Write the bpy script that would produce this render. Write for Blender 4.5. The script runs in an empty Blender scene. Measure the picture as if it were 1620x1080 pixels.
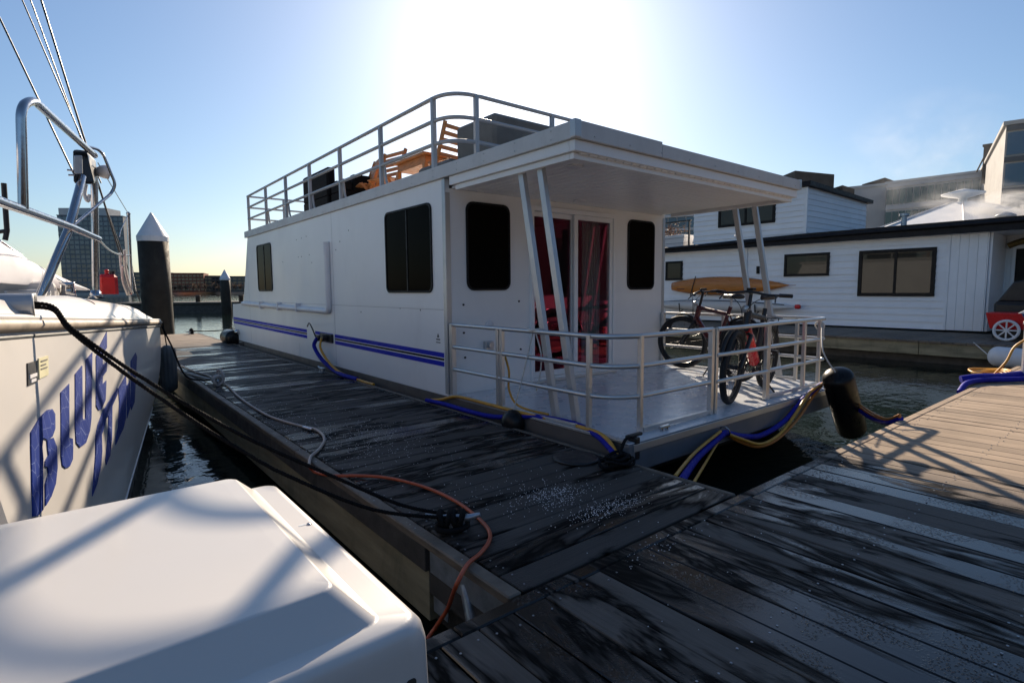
import bpy, bmesh, math, random
from mathutils import Vector, Matrix
random.seed(11)
RAD = math.radians
scene = bpy.context.scene
COL = scene.collection

# ------------------------------------------------------------------ camera
CAM_Z = 1.13
FPX = 870.7
YAW, PIT, ROL = RAD(38.948), RAD(-5.4175), RAD(-0.4826)
fwd = Vector((math.sin(YAW)*math.cos(PIT), math.cos(YAW)*math.cos(PIT), math.sin(PIT)))
rgt0 = Vector((math.cos(YAW), -math.sin(YAW), 0))
up0 = rgt0.cross(fwd)
rgt = rgt0*math.cos(ROL) + up0*math.sin(ROL)
upv = up0*math.cos(ROL) - rgt0*math.sin(ROL)
cam_d = bpy.data.cameras.new('camera')
cam_d.sensor_fit = 'HORIZONTAL'; cam_d.sensor_width = 36.0
cam_d.lens = 36.0*FPX/1620.0
cam_d.clip_start = 0.05; cam_d.clip_end = 4000
cam = bpy.data.objects.new('camera', cam_d); COL.objects.link(cam)
cam.matrix_world = Matrix(((rgt.x, upv.x, -fwd.x, 0), (rgt.y, upv.y, -fwd.y, 0), (rgt.z, upv.z, -fwd.z, CAM_Z), (0, 0, 0, 1)))
scene.camera = cam

# ------------------------------------------------------------------ sky, sun, exposure
SUN_AZ, SUN_EL = RAD(39.6), RAD(25.8)
world = bpy.data.worlds.new('World'); scene.world = world
world.use_nodes = True
wn = world.node_tree
bg = wn.nodes['Background']
sky = wn.nodes.new('ShaderNodeTexSky'); sky.sky_type = 'NISHITA'
sky.sun_disc = False
sky.sun_elevation = SUN_EL; sky.sun_rotation = SUN_AZ
sky.altitude = 0; sky.air_density = 1.15; sky.dust_density = 0.75; sky.ozone_density = 5.0
wn.links.new(sky.outputs['Color'], bg.inputs['Color'])
bg.inputs['Strength'].default_value = 0.074
sun_d = bpy.data.lights.new('sun', 'SUN'); sun_d.energy = 5.0; sun_d.angle = RAD(0.55); sun_d.color = (1.0, 0.84, 0.65)
sun = bpy.data.objects.new('sun', sun_d); COL.objects.link(sun)
SUNV = Vector((math.sin(SUN_AZ)*math.cos(SUN_EL), math.cos(SUN_AZ)*math.cos(SUN_EL), math.sin(SUN_EL)))
sun.rotation_euler = SUNV.to_track_quat('Z', 'Y').to_euler()
sun.location = SUNV*40
vs = scene.view_settings
vs.view_transform = 'Standard'; vs.look = 'None'; vs.exposure = 0.66; vs.gamma = 1.0; vs.use_curve_mapping = False

# ------------------------------------------------------------------ helpers
def at(px, py, x=None, y=None, z=None):
    """point where the sight line through a pixel of the 1620x1080 photograph meets the plane x, y or z = const"""
    d = rgt*((px-810)/FPX) - upv*((py-540)/FPX) + fwd
    o = Vector((0, 0, CAM_Z))
    if x is not None: t = (x-o.x)/d.x
    elif y is not None: t = (y-o.y)/d.y
    else: t = (z-o.z)/d.z
    return o + d*t

class MB:
    def __init__(s): s.v = []; s.f = []; s.sm = []
    def add(s, vs, fs, smooth=False):
        n = len(s.v); s.v += [tuple(v) for v in vs]
        for f in fs: s.f.append(tuple(i+n for i in f)); s.sm.append(smooth)
        return s
    def box(s, x0, x1, y0, y1, z0, z1):
        x0, x1 = min(x0, x1), max(x0, x1); y0, y1 = min(y0, y1), max(y0, y1); z0, z1 = min(z0, z1), max(z0, z1)
        return s.hexa([(x0,y0,z0),(x1,y0,z0),(x1,y1,z0),(x0,y1,z0),(x0,y0,z1),(x1,y0,z1),(x1,y1,z1),(x0,y1,z1)])
    def hexa(s, p):
        return s.add(p, [(3,2,1,0),(4,5,6,7),(0,1,5,4),(1,2,6,5),(2,3,7,6),(3,0,4,7)])
    def cbox(s, x0, x1, y0, y1, z0, z1, c):
        """box with its top and side edges chamfered by c"""
        vs = []
        for (z, i) in ((z0, 0), (z1-c, 0), (z1, c)):
            vs += [(x0+i+c*(i == 0), y0+i, z), (x1-i-c*(i == 0), y0+i, z), (x1-i, y0+i+c*(i == 0), z), (x1-i, y1-i-c*(i == 0), z),
                   (x1-i-c*(i == 0), y1-i, z), (x0+i+c*(i == 0), y1-i, z), (x0+i, y1-i-c*(i == 0), z), (x0+i, y0+i+c*(i == 0), z)]
        fs = [tuple(range(7, -1, -1)), tuple(range(16, 24))]
        for k in (0, 8):
            for i in range(8): fs.append((k+i, k+(i+1) % 8, k+8+(i+1) % 8, k+8+i))
        return s.add(vs, fs)
    def beam(s, a, b, w, h, up=(0, 0, 1)):
        a, b = Vector(a), Vector(b); d = (b-a).normalized(); up = Vector(up)
        sd = d.cross(up)
        if sd.length < 1e-4: sd = d.cross(Vector((0, 1, 0)))
        sd.normalize(); u = sd.cross(d)
        sd *= w/2; u *= h/2
        return s.hexa([a-sd-u, a+sd-u, b+sd-u, b-sd-u, a-sd+u, a+sd+u, b+sd+u, b-sd+u])
    def tube(s, pts, r, n=8, closed=False, cap=True, smooth=True):
        P = [Vector(p) for p in pts]
        if not closed: P = [p for i, p in enumerate(P) if i == 0 or (p-P[i-1]).length > 1e-5]
        m = len(P); rr = r if isinstance(r, (list, tuple)) else [r]*m
        T = []
        for i in range(m):
            if closed: t = P[(i+1) % m]-P[i-1]
            else: t = P[min(i+1, m-1)]-P[max(i-1, 0)]
            T.append(t.normalized())
        ref = Vector((0, 0, 1)) if abs(T[0].z) < .9 else Vector((1, 0, 0))
        nrm = (ref-T[0]*ref.dot(T[0])).normalized()
        vs = []
        for i in range(m):
            nrm = nrm-T[i]*nrm.dot(T[i])
            if nrm.length < 1e-5: nrm = T[i].orthogonal()
            nrm.normalize(); b = T[i].cross(nrm)
            for k in range(n):
                a = 2*math.pi*k/n
                vs.append(P[i]+(nrm*math.cos(a)+b*math.sin(a))*rr[i])
        fs = []
        for i in range(m if closed else m-1):
            j = (i+1) % m
            for k in range(n): fs.append((i*n+k, i*n+(k+1) % n, j*n+(k+1) % n, j*n+k))
        s.add(vs, fs, smooth)
        if cap and not closed:
            s.add([vs[k] for k in range(n)], [tuple(range(n-1, -1, -1))])
            s.add([vs[(m-1)*n+k] for k in range(n)], [tuple(range(n))])
        return s
    def cyl(s, a, b, r, n=16, r2=None): return s.tube([a, b], [r, r if r2 is None else r2], n)
    def lathe(s, prof, origin, axis=(0, 0, 1), n=20, smooth=True):
        """prof: list of (radius, height along the axis)"""
        o = Vector(origin); ax = Vector(axis).normalized(); u = ax.orthogonal().normalized(); w = ax.cross(u)
        vs = []
        for (r, h) in prof:
            for k in range(n):
                a = 2*math.pi*k/n; vs.append(o+ax*h+(u*math.cos(a)+w*math.sin(a))*max(r, 1e-4))
        fs = []
        for i in range(len(prof)-1):
            for k in range(n): fs.append((i*n+k, i*n+(k+1) % n, (i+1)*n+(k+1) % n, (i+1)*n+k))
        fs.append(tuple(range(n-1, -1, -1))); fs.append(tuple((len(prof)-1)*n+k for k in range(n)))
        return s.add(vs, fs, smooth)
    def sphere(s, c, r, n=16, m=10, sc=(1, 1, 1)):
        vs = []; fs = []
        for i in range(m+1):
            t = math.pi*i/m
            for k in range(n):
                a = 2*math.pi*k/n
                vs.append((c[0]+r*sc[0]*math.sin(t)*math.cos(a), c[1]+r*sc[1]*math.sin(t)*math.sin(a), c[2]+r*sc[2]*math.cos(t)))
        for i in range(m):
            for k in range(n): fs.append((i*n+k, (i+1)*n+k, (i+1)*n+(k+1) % n, i*n+(k+1) % n))
        return s.add(vs, fs, True)
    def torus(s, c, axis, R, r, n=32, m=8, sq=1.0):
        ax = Vector(axis).normalized(); u = ax.orthogonal().normalized(); w = ax.cross(u); c = Vector(c)
        vs = []; fs = []
        for i in range(n):
            a = 2*math.pi*i/n; d = u*math.cos(a)+w*math.sin(a)
            for k in range(m):
                b = 2*math.pi*k/m; vs.append(c+d*(R+r*math.cos(b))+ax*(r*sq*math.sin(b)))
        for i in range(n):
            for k in range(m): fs.append((i*m+k, ((i+1) % n)*m+k, ((i+1) % n)*m+(k+1) % m, i*m+(k+1) % m))
        return s.add(vs, fs, True)
    def prism(s, poly, ax, a0, a1):
        """polygon in the plane normal to axis ax ('x': (y,z), 'y': (x,z), 'z': (x,y)) extruded from a0 to a1"""
        def mk(p, a):
            return (a, p[0], p[1]) if ax == 'x' else ((p[0], a, p[1]) if ax == 'y' else (p[0], p[1], a))
        n = len(poly)
        vs = [mk(p, a0) for p in poly]+[mk(p, a1) for p in poly]
        fs = [tuple(range(n-1, -1, -1)), tuple(range(n, 2*n))]+[(i, (i+1) % n, n+(i+1) % n, n+i) for i in range(n)]
        return s.add(vs, fs)
    def ring(s, outer, inner, ax, a0, a1):
        """frame between two polygons with the same number of points"""
        def mk(p, a):
            return (a, p[0], p[1]) if ax == 'x' else ((p[0], a, p[1]) if ax == 'y' else (p[0], p[1], a))
        n = len(outer)
        vs = [mk(p, a0) for p in outer]+[mk(p, a0) for p in inner]+[mk(p, a1) for p in outer]+[mk(p, a1) for p in inner]
        fs = []
        for i in range(n):
            j = (i+1) % n
            fs += [(i, j, n+j, n+i), (2*n+i, 3*n+i, 3*n+j, 2*n+j), (i, 2*n+i, 2*n+j, j), (n+i, n+j, 3*n+j, 3*n+i)]
        return s.add(vs, fs)
    def mesh(s, name):
        me = bpy.data.meshes.new(name); me.from_pydata(s.v, [], s.f)
        me.polygons.foreach_set('use_smooth', s.sm)
        bm = bmesh.new(); bm.from_mesh(me); bmesh.ops.recalc_face_normals(bm, faces=bm.faces); bm.to_mesh(me); bm.free()
        me.update(); return me
    def build(s, name, mat, parent=None, bevel=0.0, seg=2):
        me = s.mesh(name)
        if mat is not None: me.materials.append(mat)
        return link(name, me, parent, bevel, seg)

def link(name, me, parent=None, bevel=0.0, seg=2, loc=None):
    o = bpy.data.objects.new(name, me); COL.objects.link(o)
    if loc is not None: o.location = loc
    if parent is not None: adopt(o, parent)
    if bevel > 0:
        m = o.modifiers.new('bevel', 'BEVEL'); m.width = bevel; m.segments = seg; m.limit_method = 'ANGLE'; m.angle_limit = RAD(40)
        m.harden_normals = False
    return o
def world_of(o):
    M = Matrix.LocRotScale(o.location, o.rotation_euler, o.scale)
    if o.parent: M = world_of(o.parent) @ o.matrix_parent_inverse @ M
    return M
def adopt(o, parent):
    o.parent = parent; o.matrix_parent_inverse = world_of(parent).inverted()
def tag(o, label=None, cat=None, group=None, kind=None):
    if label: o['label'] = label
    if cat: o['category'] = cat
    if group: o['group'] = group
    if kind: o['kind'] = kind
    return o
def thing(name, label, cat, loc=(0, 0, 0), group=None, kind=None):
    o = bpy.data.objects.new(name, None); COL.objects.link(o); o.location = loc; o.empty_display_size = .2
    return tag(o, label, cat, group, kind)
def part(name, mat, parent, fn, bevel=0.0, seg=2):
    m = MB(); fn(m); return m.build(name, mat, parent, bevel, seg)
def rrect(a0, a1, b0, b1, r, n=5):
    P = []
    for (cx, cy, st) in ((a1-r, b1-r, 0), (a0+r, b1-r, 90), (a0+r, b0+r, 180), (a1-r, b0+r, 270)):
        for i in range(n+1):
            t = RAD(st+90*i/n); P.append((cx+r*math.cos(t), cy+r*math.sin(t)))
    return P
def smooth_path(pts, n=6):
    """Catmull-Rom through the points"""
    P = [Vector(p) for p in pts]; out = []
    for i in range(len(P)-1):
        p0 = P[max(i-1, 0)]; p1 = P[i]; p2 = P[i+1]; p3 = P[min(i+2, len(P)-1)]
        for k in range(n):
            t = k/n
            out.append(.5*((2*p1)+(p2-p0)*t+(2*p0-5*p1+4*p2-p3)*t*t+(3*p1-p0-3*p2+p3)*t**3))
    out.append(P[-1]); return out
def fillet(pts, r, n=5):
    """polyline with rounded corners"""
    P = [Vector(p) for p in pts]; out = [P[0]]
    for i in range(1, len(P)-1):
        a = (P[i-1]-P[i]); b = (P[i+1]-P[i]); rr = min(r, a.length*.49, b.length*.49)
        A = P[i]+a.normalized()*rr; B = P[i]+b.normalized()*rr
        for k in range(n+1):
            t = k/n; out.append(A*(1-t)**2+P[i]*2*t*(1-t)+B*t*t)
    out.append(P[-1]); return out

# ------------------------------------------------------------------ materials
def rope3(m, pts, r, twist=.042, n=5):
    """three-strand laid rope along a path"""
    P = [Vector(p) for p in pts]; Q = [P[0]]; acc = 0
    step = twist/7
    for i in range(len(P)-1):
        seg = P[i+1]-P[i]; L = seg.length; k = max(1, int(L/step))
        for j in range(1, k+1): Q.append(P[i]+seg*(j/k))
    ref = Vector((.3, .2, 1)).normalized()
    for s in range(3):
        out = []; d = 0.0
        for i, q in enumerate(Q):
            t = (Q[min(i+1, len(Q)-1)]-Q[max(i-1, 0)]).normalized(); u = t.cross(ref).normalized(); v = t.cross(u)
            if i: d += (q-Q[i-1]).length
            a = 2*math.pi*(d/twist+s/3); out.append(q+(u*math.cos(a)+v*math.sin(a))*r*.5)
        m.tube(out, r*.56, n)
    return m
def newmat(name):
    m = bpy.data.materials.new(name); m.use_nodes = True
    nt = m.node_tree; b = nt.nodes['Principled BSDF']
    return m, nt, b
def N(nt, t, **kw):
    n = nt.nodes.new(t)
    for k, v in kw.items():
        if k.startswith('_'): setattr(n, k[1:], v)
        else:
            key = k.replace('__', ' ')
            n.inputs[key].default_value = v
    return n
def coords(nt, scale=(1, 1, 1), kind='Object', rnd=False):
    tc = N(nt, 'ShaderNodeTexCoord'); mp = N(nt, 'ShaderNodeMapping')
    if kind == 'World':
        g = N(nt, 'ShaderNodeNewGeometry'); src = g.outputs['Position']
    else: src = tc.outputs[kind]
    if rnd:
        oi = N(nt, 'ShaderNodeObjectInfo'); mm = N(nt, 'ShaderNodeVectorMath', _operation='MULTIPLY_ADD')
        cmb = N(nt, 'ShaderNodeCombineXYZ')
        for k in 'XYZ': nt.links.new(oi.outputs['Random'], cmb.inputs[k])
        nt.links.new(cmb.outputs[0], mm.inputs[0]); mm.inputs[1].default_value = (37, 53, 71); nt.links.new(src, mm.inputs[2]); src = mm.outputs[0]
    nt.links.new(src, mp.inputs['Vector']); mp.inputs['Scale'].default_value = scale
    return mp.outputs['Vector']
def ramp(nt, fac, stops):
    r = N(nt, 'ShaderNodeValToRGB'); e = r.color_ramp.elements
    while len(e) < len(stops): e.new(.5)
    for i, (p, c) in enumerate(stops):
        e[i].position = p; e[i].color = (c, c, c, 1) if not isinstance(c, (tuple, list)) else (*c, 1)
    nt.links.new(fac, r.inputs['Fac']); return r.outputs['Color']
def mixc(nt, fac, a, b, mode='MIX'):
    m = N(nt, 'ShaderNodeMix', _data_type='RGBA', _blend_type=mode)
    for s, v in ((0, fac), (6, a), (7, b)):
        if hasattr(v, 'node'): nt.links.new(v, m.inputs[s])
        elif s == 0: m.inputs[s].default_value = v
        else: m.inputs[s].default_value = (*v, 1)
    return m.outputs[2]
def noise(nt, vec, scale, detail=4, rough=.55, dist=0.0):
    n = N(nt, 'ShaderNodeTexNoise', Scale=scale, Detail=detail, Roughness=rough, Distortion=dist); nt.links.new(vec, n.inputs['Vector']); return n.outputs['Fac']
def bump(nt, b, h, strength=.3, dist=.01):
    bp = N(nt, 'ShaderNodeBump', Strength=strength, Distance=dist); nt.links.new(h, bp.inputs['Height']); nt.links.new(bp.outputs[0], b.inputs['Normal'])
def simple(name, col, rough=.5, metal=0.0, var=.12, scale=6.0, rvar=.12, bmp=0.0, bscale=40.0, dirt=None, spec=.5, coat=0.0, stretch=(1, 1, 1), obj_var=0.0):
    m, nt, b = newmat(name)
    v = coords(nt, stretch, 'World')
    f = noise(nt, v, scale, 5, .6)
    lo = tuple(max(0, c*(1-var)) for c in col); hi = tuple(min(1, c*(1+var)) for c in col)
    c = mixc(nt, ramp(nt, f, [(.3, 0), (.7, 1)]), lo, hi)
    if dirt:
        dcol, amount, dsc = dirt
        g = noise(nt, coords(nt, (1, 1, .35), 'World'), dsc, 6, .7, .4)
        c = mixc(nt, ramp(nt, g, [(.52, 0), (.8, amount)]), c, dcol)
    if obj_var:
        oi = N(nt, 'ShaderNodeObjectInfo')
        k = ramp(nt, oi.outputs['Random'], [(0, 1-obj_var), (1, 1+obj_var*.0)])
        c = mixc(nt, 1.0, c, k, 'MULTIPLY')
    nt.links.new(c, b.inputs['Base Color'])
    rr = ramp(nt, noise(nt, v, scale*2.3, 4), [(.3, max(.02, rough-rvar)), (.7, min(1, rough+rvar))])
    nt.links.new(rr, b.inputs['Roughness'])
    b.inputs['Metallic'].default_value = metal
    b.inputs['Specular IOR Level'].default_value = spec
    if coat: b.inputs['Coat Weight'].default_value = coat; b.inputs['Coat Roughness'].default_value = .08
    if bmp: bump(nt, b, noise(nt, v, bscale, 4), bmp, .004)
    return m

def wood_deck(name, along, dry_lo, dry_hi, wet_amt, wet_shade_box):
    """weathered deck boards; along = 'x' or 'y', the direction the boards run; wet_shade_box gives where the boards stay wet and take painted shade"""
    m, nt, b = newmat(name)
    st = (1.2, 34, 34) if along == 'x' else (34, 1.2, 34)
    v = coords(nt, st, 'World', rnd=True)
    g = noise(nt, v, 1.6, 6, .65, .6)
    base = mixc(nt, ramp(nt, g, [(.28, 0), (.72, 1)]), dry_lo, dry_hi)
    oi = N(nt, 'ShaderNodeObjectInfo')
    base = mixc(nt, 1.0, base, ramp(nt, oi.outputs['Random'], [(0, .70), (.5, .95), (1, 1.0)]), 'MULTIPLY')
    blot = noise(nt, coords(nt, (1, 1, 1), 'World'), 2.1, 5, .6)
    base = mixc(nt, ramp(nt, blot, [(.35, .45), (.65, 0)]), base, tuple(c*.55 for c in dry_lo))
    # wetness: soaked (dark) patches drawn out along the boards, with a shinier film inside them
    sw = (.55, 2.4, 1) if along == 'x' else (2.4, .55, 1)
    wv0 = coords(nt, (1, 1, 1), 'World')
    oj = N(nt, 'ShaderNodeObjectInfo'); sh = N(nt, 'ShaderNodeVectorMath', _operation='SCALE'); sh.inputs[0].default_value = (1.6, .05, 0) if along == 'x' else (.05, 1.6, 0); nt.links.new(oj.outputs['Random'], sh.inputs['Scale'])
    av = N(nt, 'ShaderNodeVectorMath', _operation='ADD'); nt.links.new(wv0, av.inputs[0]); nt.links.new(sh.outputs[0], av.inputs[1])
    mv = N(nt, 'ShaderNodeVectorMath', _operation='MULTIPLY'); nt.links.new(av.outputs[0], mv.inputs[0]); mv.inputs[1].default_value = sw
    wv = mv.outputs[0]
    wn_ = noise(nt, wv, 1.25, 5, .62, .5)
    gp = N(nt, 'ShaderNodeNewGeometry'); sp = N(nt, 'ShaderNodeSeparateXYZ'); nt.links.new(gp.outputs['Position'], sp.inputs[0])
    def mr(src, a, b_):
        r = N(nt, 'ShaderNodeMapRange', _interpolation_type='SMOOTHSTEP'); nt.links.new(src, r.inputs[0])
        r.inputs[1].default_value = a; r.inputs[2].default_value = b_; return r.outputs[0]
    def mth(op, a, c):
        q = N(nt, 'ShaderNodeMath', _operation=op)
        for i, w in ((0, a), (1, c)):
            if hasattr(w, 'node'): nt.links.new(w, q.inputs[i])
            else: q.inputs[i].default_value = w
        return q.outputs[0]
    zone = mth('MULTIPLY', mr(sp.outputs['X'], *wet_shade_box[0]), mr(sp.outputs['Y'], *wet_shade_box[1]))
    # each board holds water differently
    per = mth('MULTIPLY', mth('SUBTRACT', oi.outputs['Random'], .5), .10)
    wsrc = mth('ADD', mth('ADD', wn_, per), mth('MULTIPLY', mth('SUBTRACT', zone, 1.0), .45))
    wet = ramp(nt, wsrc, [(.475-wet_amt, 0), (.525-wet_amt, 1)])
    film = ramp(nt, wsrc, [(.535-wet_amt, 0), (.60-wet_amt, 1)])
    damp_shade = mixc(nt, mth('MULTIPLY', zone, .75), base, mixc(nt, 1.0, base, (.075, .118, .200), 'MULTIPLY'))  # zone tone: damp boards plus the houseboat's shade painted into the colour
    soaked = mixc(nt, 1.0, base, (.016, .018, .022), 'MULTIPLY')
    c = mixc(nt, wet, damp_shade, soaked)
    nt.links.new(c, b.inputs['Base Color'])
    r1 = ramp(nt, g, [(.3, .62), (.7, .85)])
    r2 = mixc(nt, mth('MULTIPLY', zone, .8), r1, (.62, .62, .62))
    r3 = mixc(nt, wet, r2, (.6, .6, .6))
    r4 = mixc(nt, film, r3, (.16, .16, .16))
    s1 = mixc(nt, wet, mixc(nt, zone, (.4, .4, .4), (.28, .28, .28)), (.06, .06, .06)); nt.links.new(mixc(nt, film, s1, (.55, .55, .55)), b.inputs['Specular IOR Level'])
    nt.links.new(r4, b.inputs['Roughness'])
    # grain relief plus beads of water
    vo = N(nt, 'ShaderNodeTexVoronoi', Scale=95.0, _feature='F1'); nt.links.new(coords(nt, (1, 1, 1), 'World'), vo.inputs['Vector'])
    bead = ramp(nt, vo.outputs['Distance'], [(.18, 1), (.42, 0)])
    patch = ramp(nt, noise(nt, coords(nt, (1, 1, 1), 'World'), 2.6, 3), [(.46, 0), (.56, 1)])
    bead = mth('MULTIPLY', mth('MULTIPLY', bead, patch), zone)
    h = mth('ADD', mth('MULTIPLY', g, mth('SUBTRACT', 1.0, mth('MULTIPLY', film, .8))), mth('MULTIPLY', bead, .8))
    bump(nt, b, h, .55, .0035)
    return m

M = {}
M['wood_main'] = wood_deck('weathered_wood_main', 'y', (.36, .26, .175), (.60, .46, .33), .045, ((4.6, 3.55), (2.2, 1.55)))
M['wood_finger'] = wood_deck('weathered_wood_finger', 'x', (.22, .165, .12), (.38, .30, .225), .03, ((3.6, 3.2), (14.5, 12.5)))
M['wood_edge'] = simple('edge_board_wood', (.17, .135, .10), .6, var=.35, scale=9, stretch=(1, 1, 6), bmp=.3, obj_var=.35)
M['timber'] = simple('treated_timber', (.27, .235, .15), .7, var=.35, scale=3.5, stretch=(1, .4, 3), bmp=.4, bscale=30, dirt=((.05, .06, .03), .8, 3.0))
M['dark_timber'] = simple('dark_timber', (.055, .05, .045), .7, var=.4, scale=5, bmp=.4)
M['white_gel'] = simple('white_gelcoat', (.64, .61, .575), .36, var=.02, scale=1.2, rvar=.05, dirt=((.70, .68, .64), .25, 1.4), coat=.15)
M['white_wall'] = simple('white_wall_panel', (.86, .85, .83), .36, var=.02, scale=1.2, rvar=.05, dirt=((.74, .72, .69), .3, 1.6))
M['white_alu'] = simple('white_painted_aluminium', (.86, .855, .84), .34, var=.03, scale=1.0, rvar=.06, dirt=((.66, .64, .61), .35, 1.6), bmp=.03, bscale=1.6)
M['fascia_grey'] = simple('light_grey_fascia', (.60, .595, .58), .45, var=.06, scale=3, dirt=((.38, .37, .35), .45, 4))
M['alu'] = simple('brushed_aluminium', (.66, .65, .63), .36, metal=.8, var=.05, scale=3, rvar=.05)
M['alu_dull'] = simple('dull_aluminium', (.52, .53, .54), .42, metal=.7, var=.06, scale=3, rvar=.06)
M['steel'] = simple('polished_stainless', (.50, .50, .51), .13, metal=1.0, var=.05, scale=20, rvar=.06)
M['screw'] = simple('dull_screw_heads', (.30, .31, .33), .4, metal=.6, var=.2)
M['galv'] = simple('galvanised_steel', (.42, .46, .50), .45, metal=.8, var=.25, scale=14, rvar=.12)
M['black'] = simple('black_rubber', (.014, .014, .015), .45, var=.3, scale=9, rvar=.15)
M['black_gloss'] = simple('black_vinyl_fender', (.009, .009, .010), .33, spec=.25, var=.3, scale=7, rvar=.1)
M['black_metal'] = simple('black_metal', (.018, .018, .02), .38, var=.2, scale=9)
M['hull_band'] = simple('grey_brown_hull_band', (.115, .10, .09), .55, var=.15, scale=3, dirt=((.10, .09, .08), .7, 3))
M['hull_dark'] = simple('dark_hull_paint', (.06, .065, .07), .55, var=.2, scale=4)
M['deck_paint'] = simple('pale_blue_grey_deck_paint', (.64, .66, .69), .28, var=.03, scale=2, rvar=.06, dirt=((.52, .53, .54), .3, 2))
M['bow_grey'] = simple('blue_grey_bow_paint', (.15, .16, .18), .42, var=.08, scale=2, dirt=((.09, .085, .08), .5, 2.5))
M['rail_grey'] = simple('weathered_rail_paint', (.44, .44, .44), .45, metal=.35, var=.06, scale=3, rvar=.06)
M['stripe_blue'] = simple('blue_vinyl_stripe', (.014, .024, .46), .5, var=.08, scale=2.5, spec=.15)
M['stripe_black'] = simple('black_vinyl_stripe', (.010, .010, .012), .5, var=.1, spec=.15)
M['pvc'] = simple('white_pvc', (.74, .73, .74), .4, var=.04, scale=5)
M['dark_glass'] = simple('dark_tinted_glass', (.006, .005, .004), .05, var=.2, scale=3, rvar=.02, spec=.05)
M['dark_glass'].node_tree.nodes['Principled BSDF'].inputs['IOR'].default_value = 1.22
M['teak'] = simple('oiled_teak', (.50, .20, .06), .5, var=.25, scale=9, stretch=(1, 1, 4), bmp=.2)
M['wicker'] = simple('dark_wicker', (.010, .008, .007), .75, spec=.15, var=.4, scale=60, bmp=.8, bscale=120)
M['grey_cover'] = simple('grey_fabric_cover', (.15, .15, .14), .8, var=.12, scale=5, bmp=.3, bscale=14)
M['concrete'] = simple('concrete', (.40, .385, .365), .75, var=.1, scale=.4, dirt=((.25, .24, .23), .5, .5))
M['red_plastic'] = simple('red_plastic', (.62, .018, .02), .35, var=.1, scale=8)
M['red_paint'] = simple('red_frame_paint', (.55, .012, .014), .3, var=.08, coat=.4)
M['maroon_paint'] = simple('dark_red_frame_paint', (.10, .012, .014), .3, var=.1, coat=.4)
M['tyre'] = simple('bicycle_tyre', (.016, .016, .017), .7, var=.2, scale=30, bmp=.4, bscale=150)
M['rope_black'] = simple('black_rope', (.010, .010, .011), .8, spec=.12, var=.4, scale=90, bmp=.8, bscale=160)
M['rope_white'] = simple('white_rope', (.62, .60, .56), .75, var=.2, scale=60, bmp=.6, bscale=160)
M['hose_orange'] = simple('orange_hose', (.46, .085, .03), .38, var=.15, scale=10, rvar=.1)
M['hose_pale'] = simple('weathered_pale_hose', (.52, .43, .37), .5, var=.15, scale=10)
M['cable_yellow'] = simple('yellow_cable', (.62, .30, .03), .42, var=.15, scale=12)
M['cable_orange'] = simple('orange_cable', (.55, .19, .03), .42, var=.15, scale=12)
M['cable_blue'] = simple('blue_cable_sleeve', (.010, .013, .30), .6, spec=.2, var=.18, scale=16, bmp=.5, bscale=60)
M['salt'] = simple('ice_melt_salt', (.82, .82, .84), .35, var=.1)
M['pile'] = simple('pile_sleeve', (.035, .03, .024), .7, spec=.2, var=.25, scale=3, dirt=((.09, .085, .06), .6, 2))
M['pile_cap'] = simple('white_pile_cap', (.72, .72, .74), .5, var=.05)
M['curtain'] = simple('grey_green_curtain', (.34, .50, .45), .85, var=.1, scale=20)
M['room'] = simple('interior_panel', (.10, .085, .07), .7, var=.2)
M['house_white'] = simple('white_siding', (.88, .89, .91), .55, var=.03, scale=2, obj_var=.05, dirt=((.66, .66, .67), .3, 2))
M['roof_black'] = simple('black_roof_metal', (.012, .012, .016), .5, var=.2, spec=.2)
M['trim_black'] = simple('black_trim', (.012, .011, .011), .5, var=.2, spec=.2)
M['board_orange'] = simple('varnished_orange_board', (.50, .17, .025), .32, var=.15, scale=4, stretch=(1, .3, 3), coat=.3)
M['canvas'] = simple('off_white_canvas', (.70, .70, .74), .75, var=.05, scale=4, bmp=.25, bscale=9)
M['blue_name'] = None

# name lettering: blue print with fine pale scratchy lines
def blue_print():
    m, nt, b = newmat('blue_leaf_print')
    v = coords(nt, (1, 1, 1), 'World')
    wv = N(nt, 'ShaderNodeTexVoronoi', Scale=13.0, _feature='DISTANCE_TO_EDGE'); nt.links.new(v, wv.inputs['Vector'])
    base = mixc(nt, noise(nt, v, 5, 4), (.006, .018, .13), (.018, .05, .30))
    c = mixc(nt, ramp(nt, wv.outputs['Distance'], [(.004, .8), (.010, 0)]), base, (.30, .36, .60))
    nt.links.new(c, b.inputs['Base Color']); b.inputs['Roughness'].default_value = .5; b.inputs['Specular IOR Level'].default_value = .15
    return m
M['blue_name'] = blue_print()
def water_mat():
    m, nt, b = newmat('harbour_water')
    v = coords(nt, (1, 1, 1), 'World')
    n1 = noise(nt, coords(nt, (.8, 1.3, 1), 'World'), 1.5, 4, .55, .6)
    n2 = noise(nt, v, 6.5, 3, .5, .3)
    c = mixc(nt, n1, (.006, .012, .010), (.012, .020, .016)); nt.links.new(c, b.inputs['Base Color'])
    b.inputs['Roughness'].default_value = .03; b.inputs['IOR'].default_value = 1.333
    mx = N(nt, 'ShaderNodeMath', _operation='MULTIPLY_ADD'); nt.links.new(n2, mx.inputs[0]); mx.inputs[1].default_value = .22; nt.links.new(n1, mx.inputs[2])
    bump(nt, b, mx.outputs[0], .22, .08)
    return m
M['water'] = water_mat()
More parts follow.
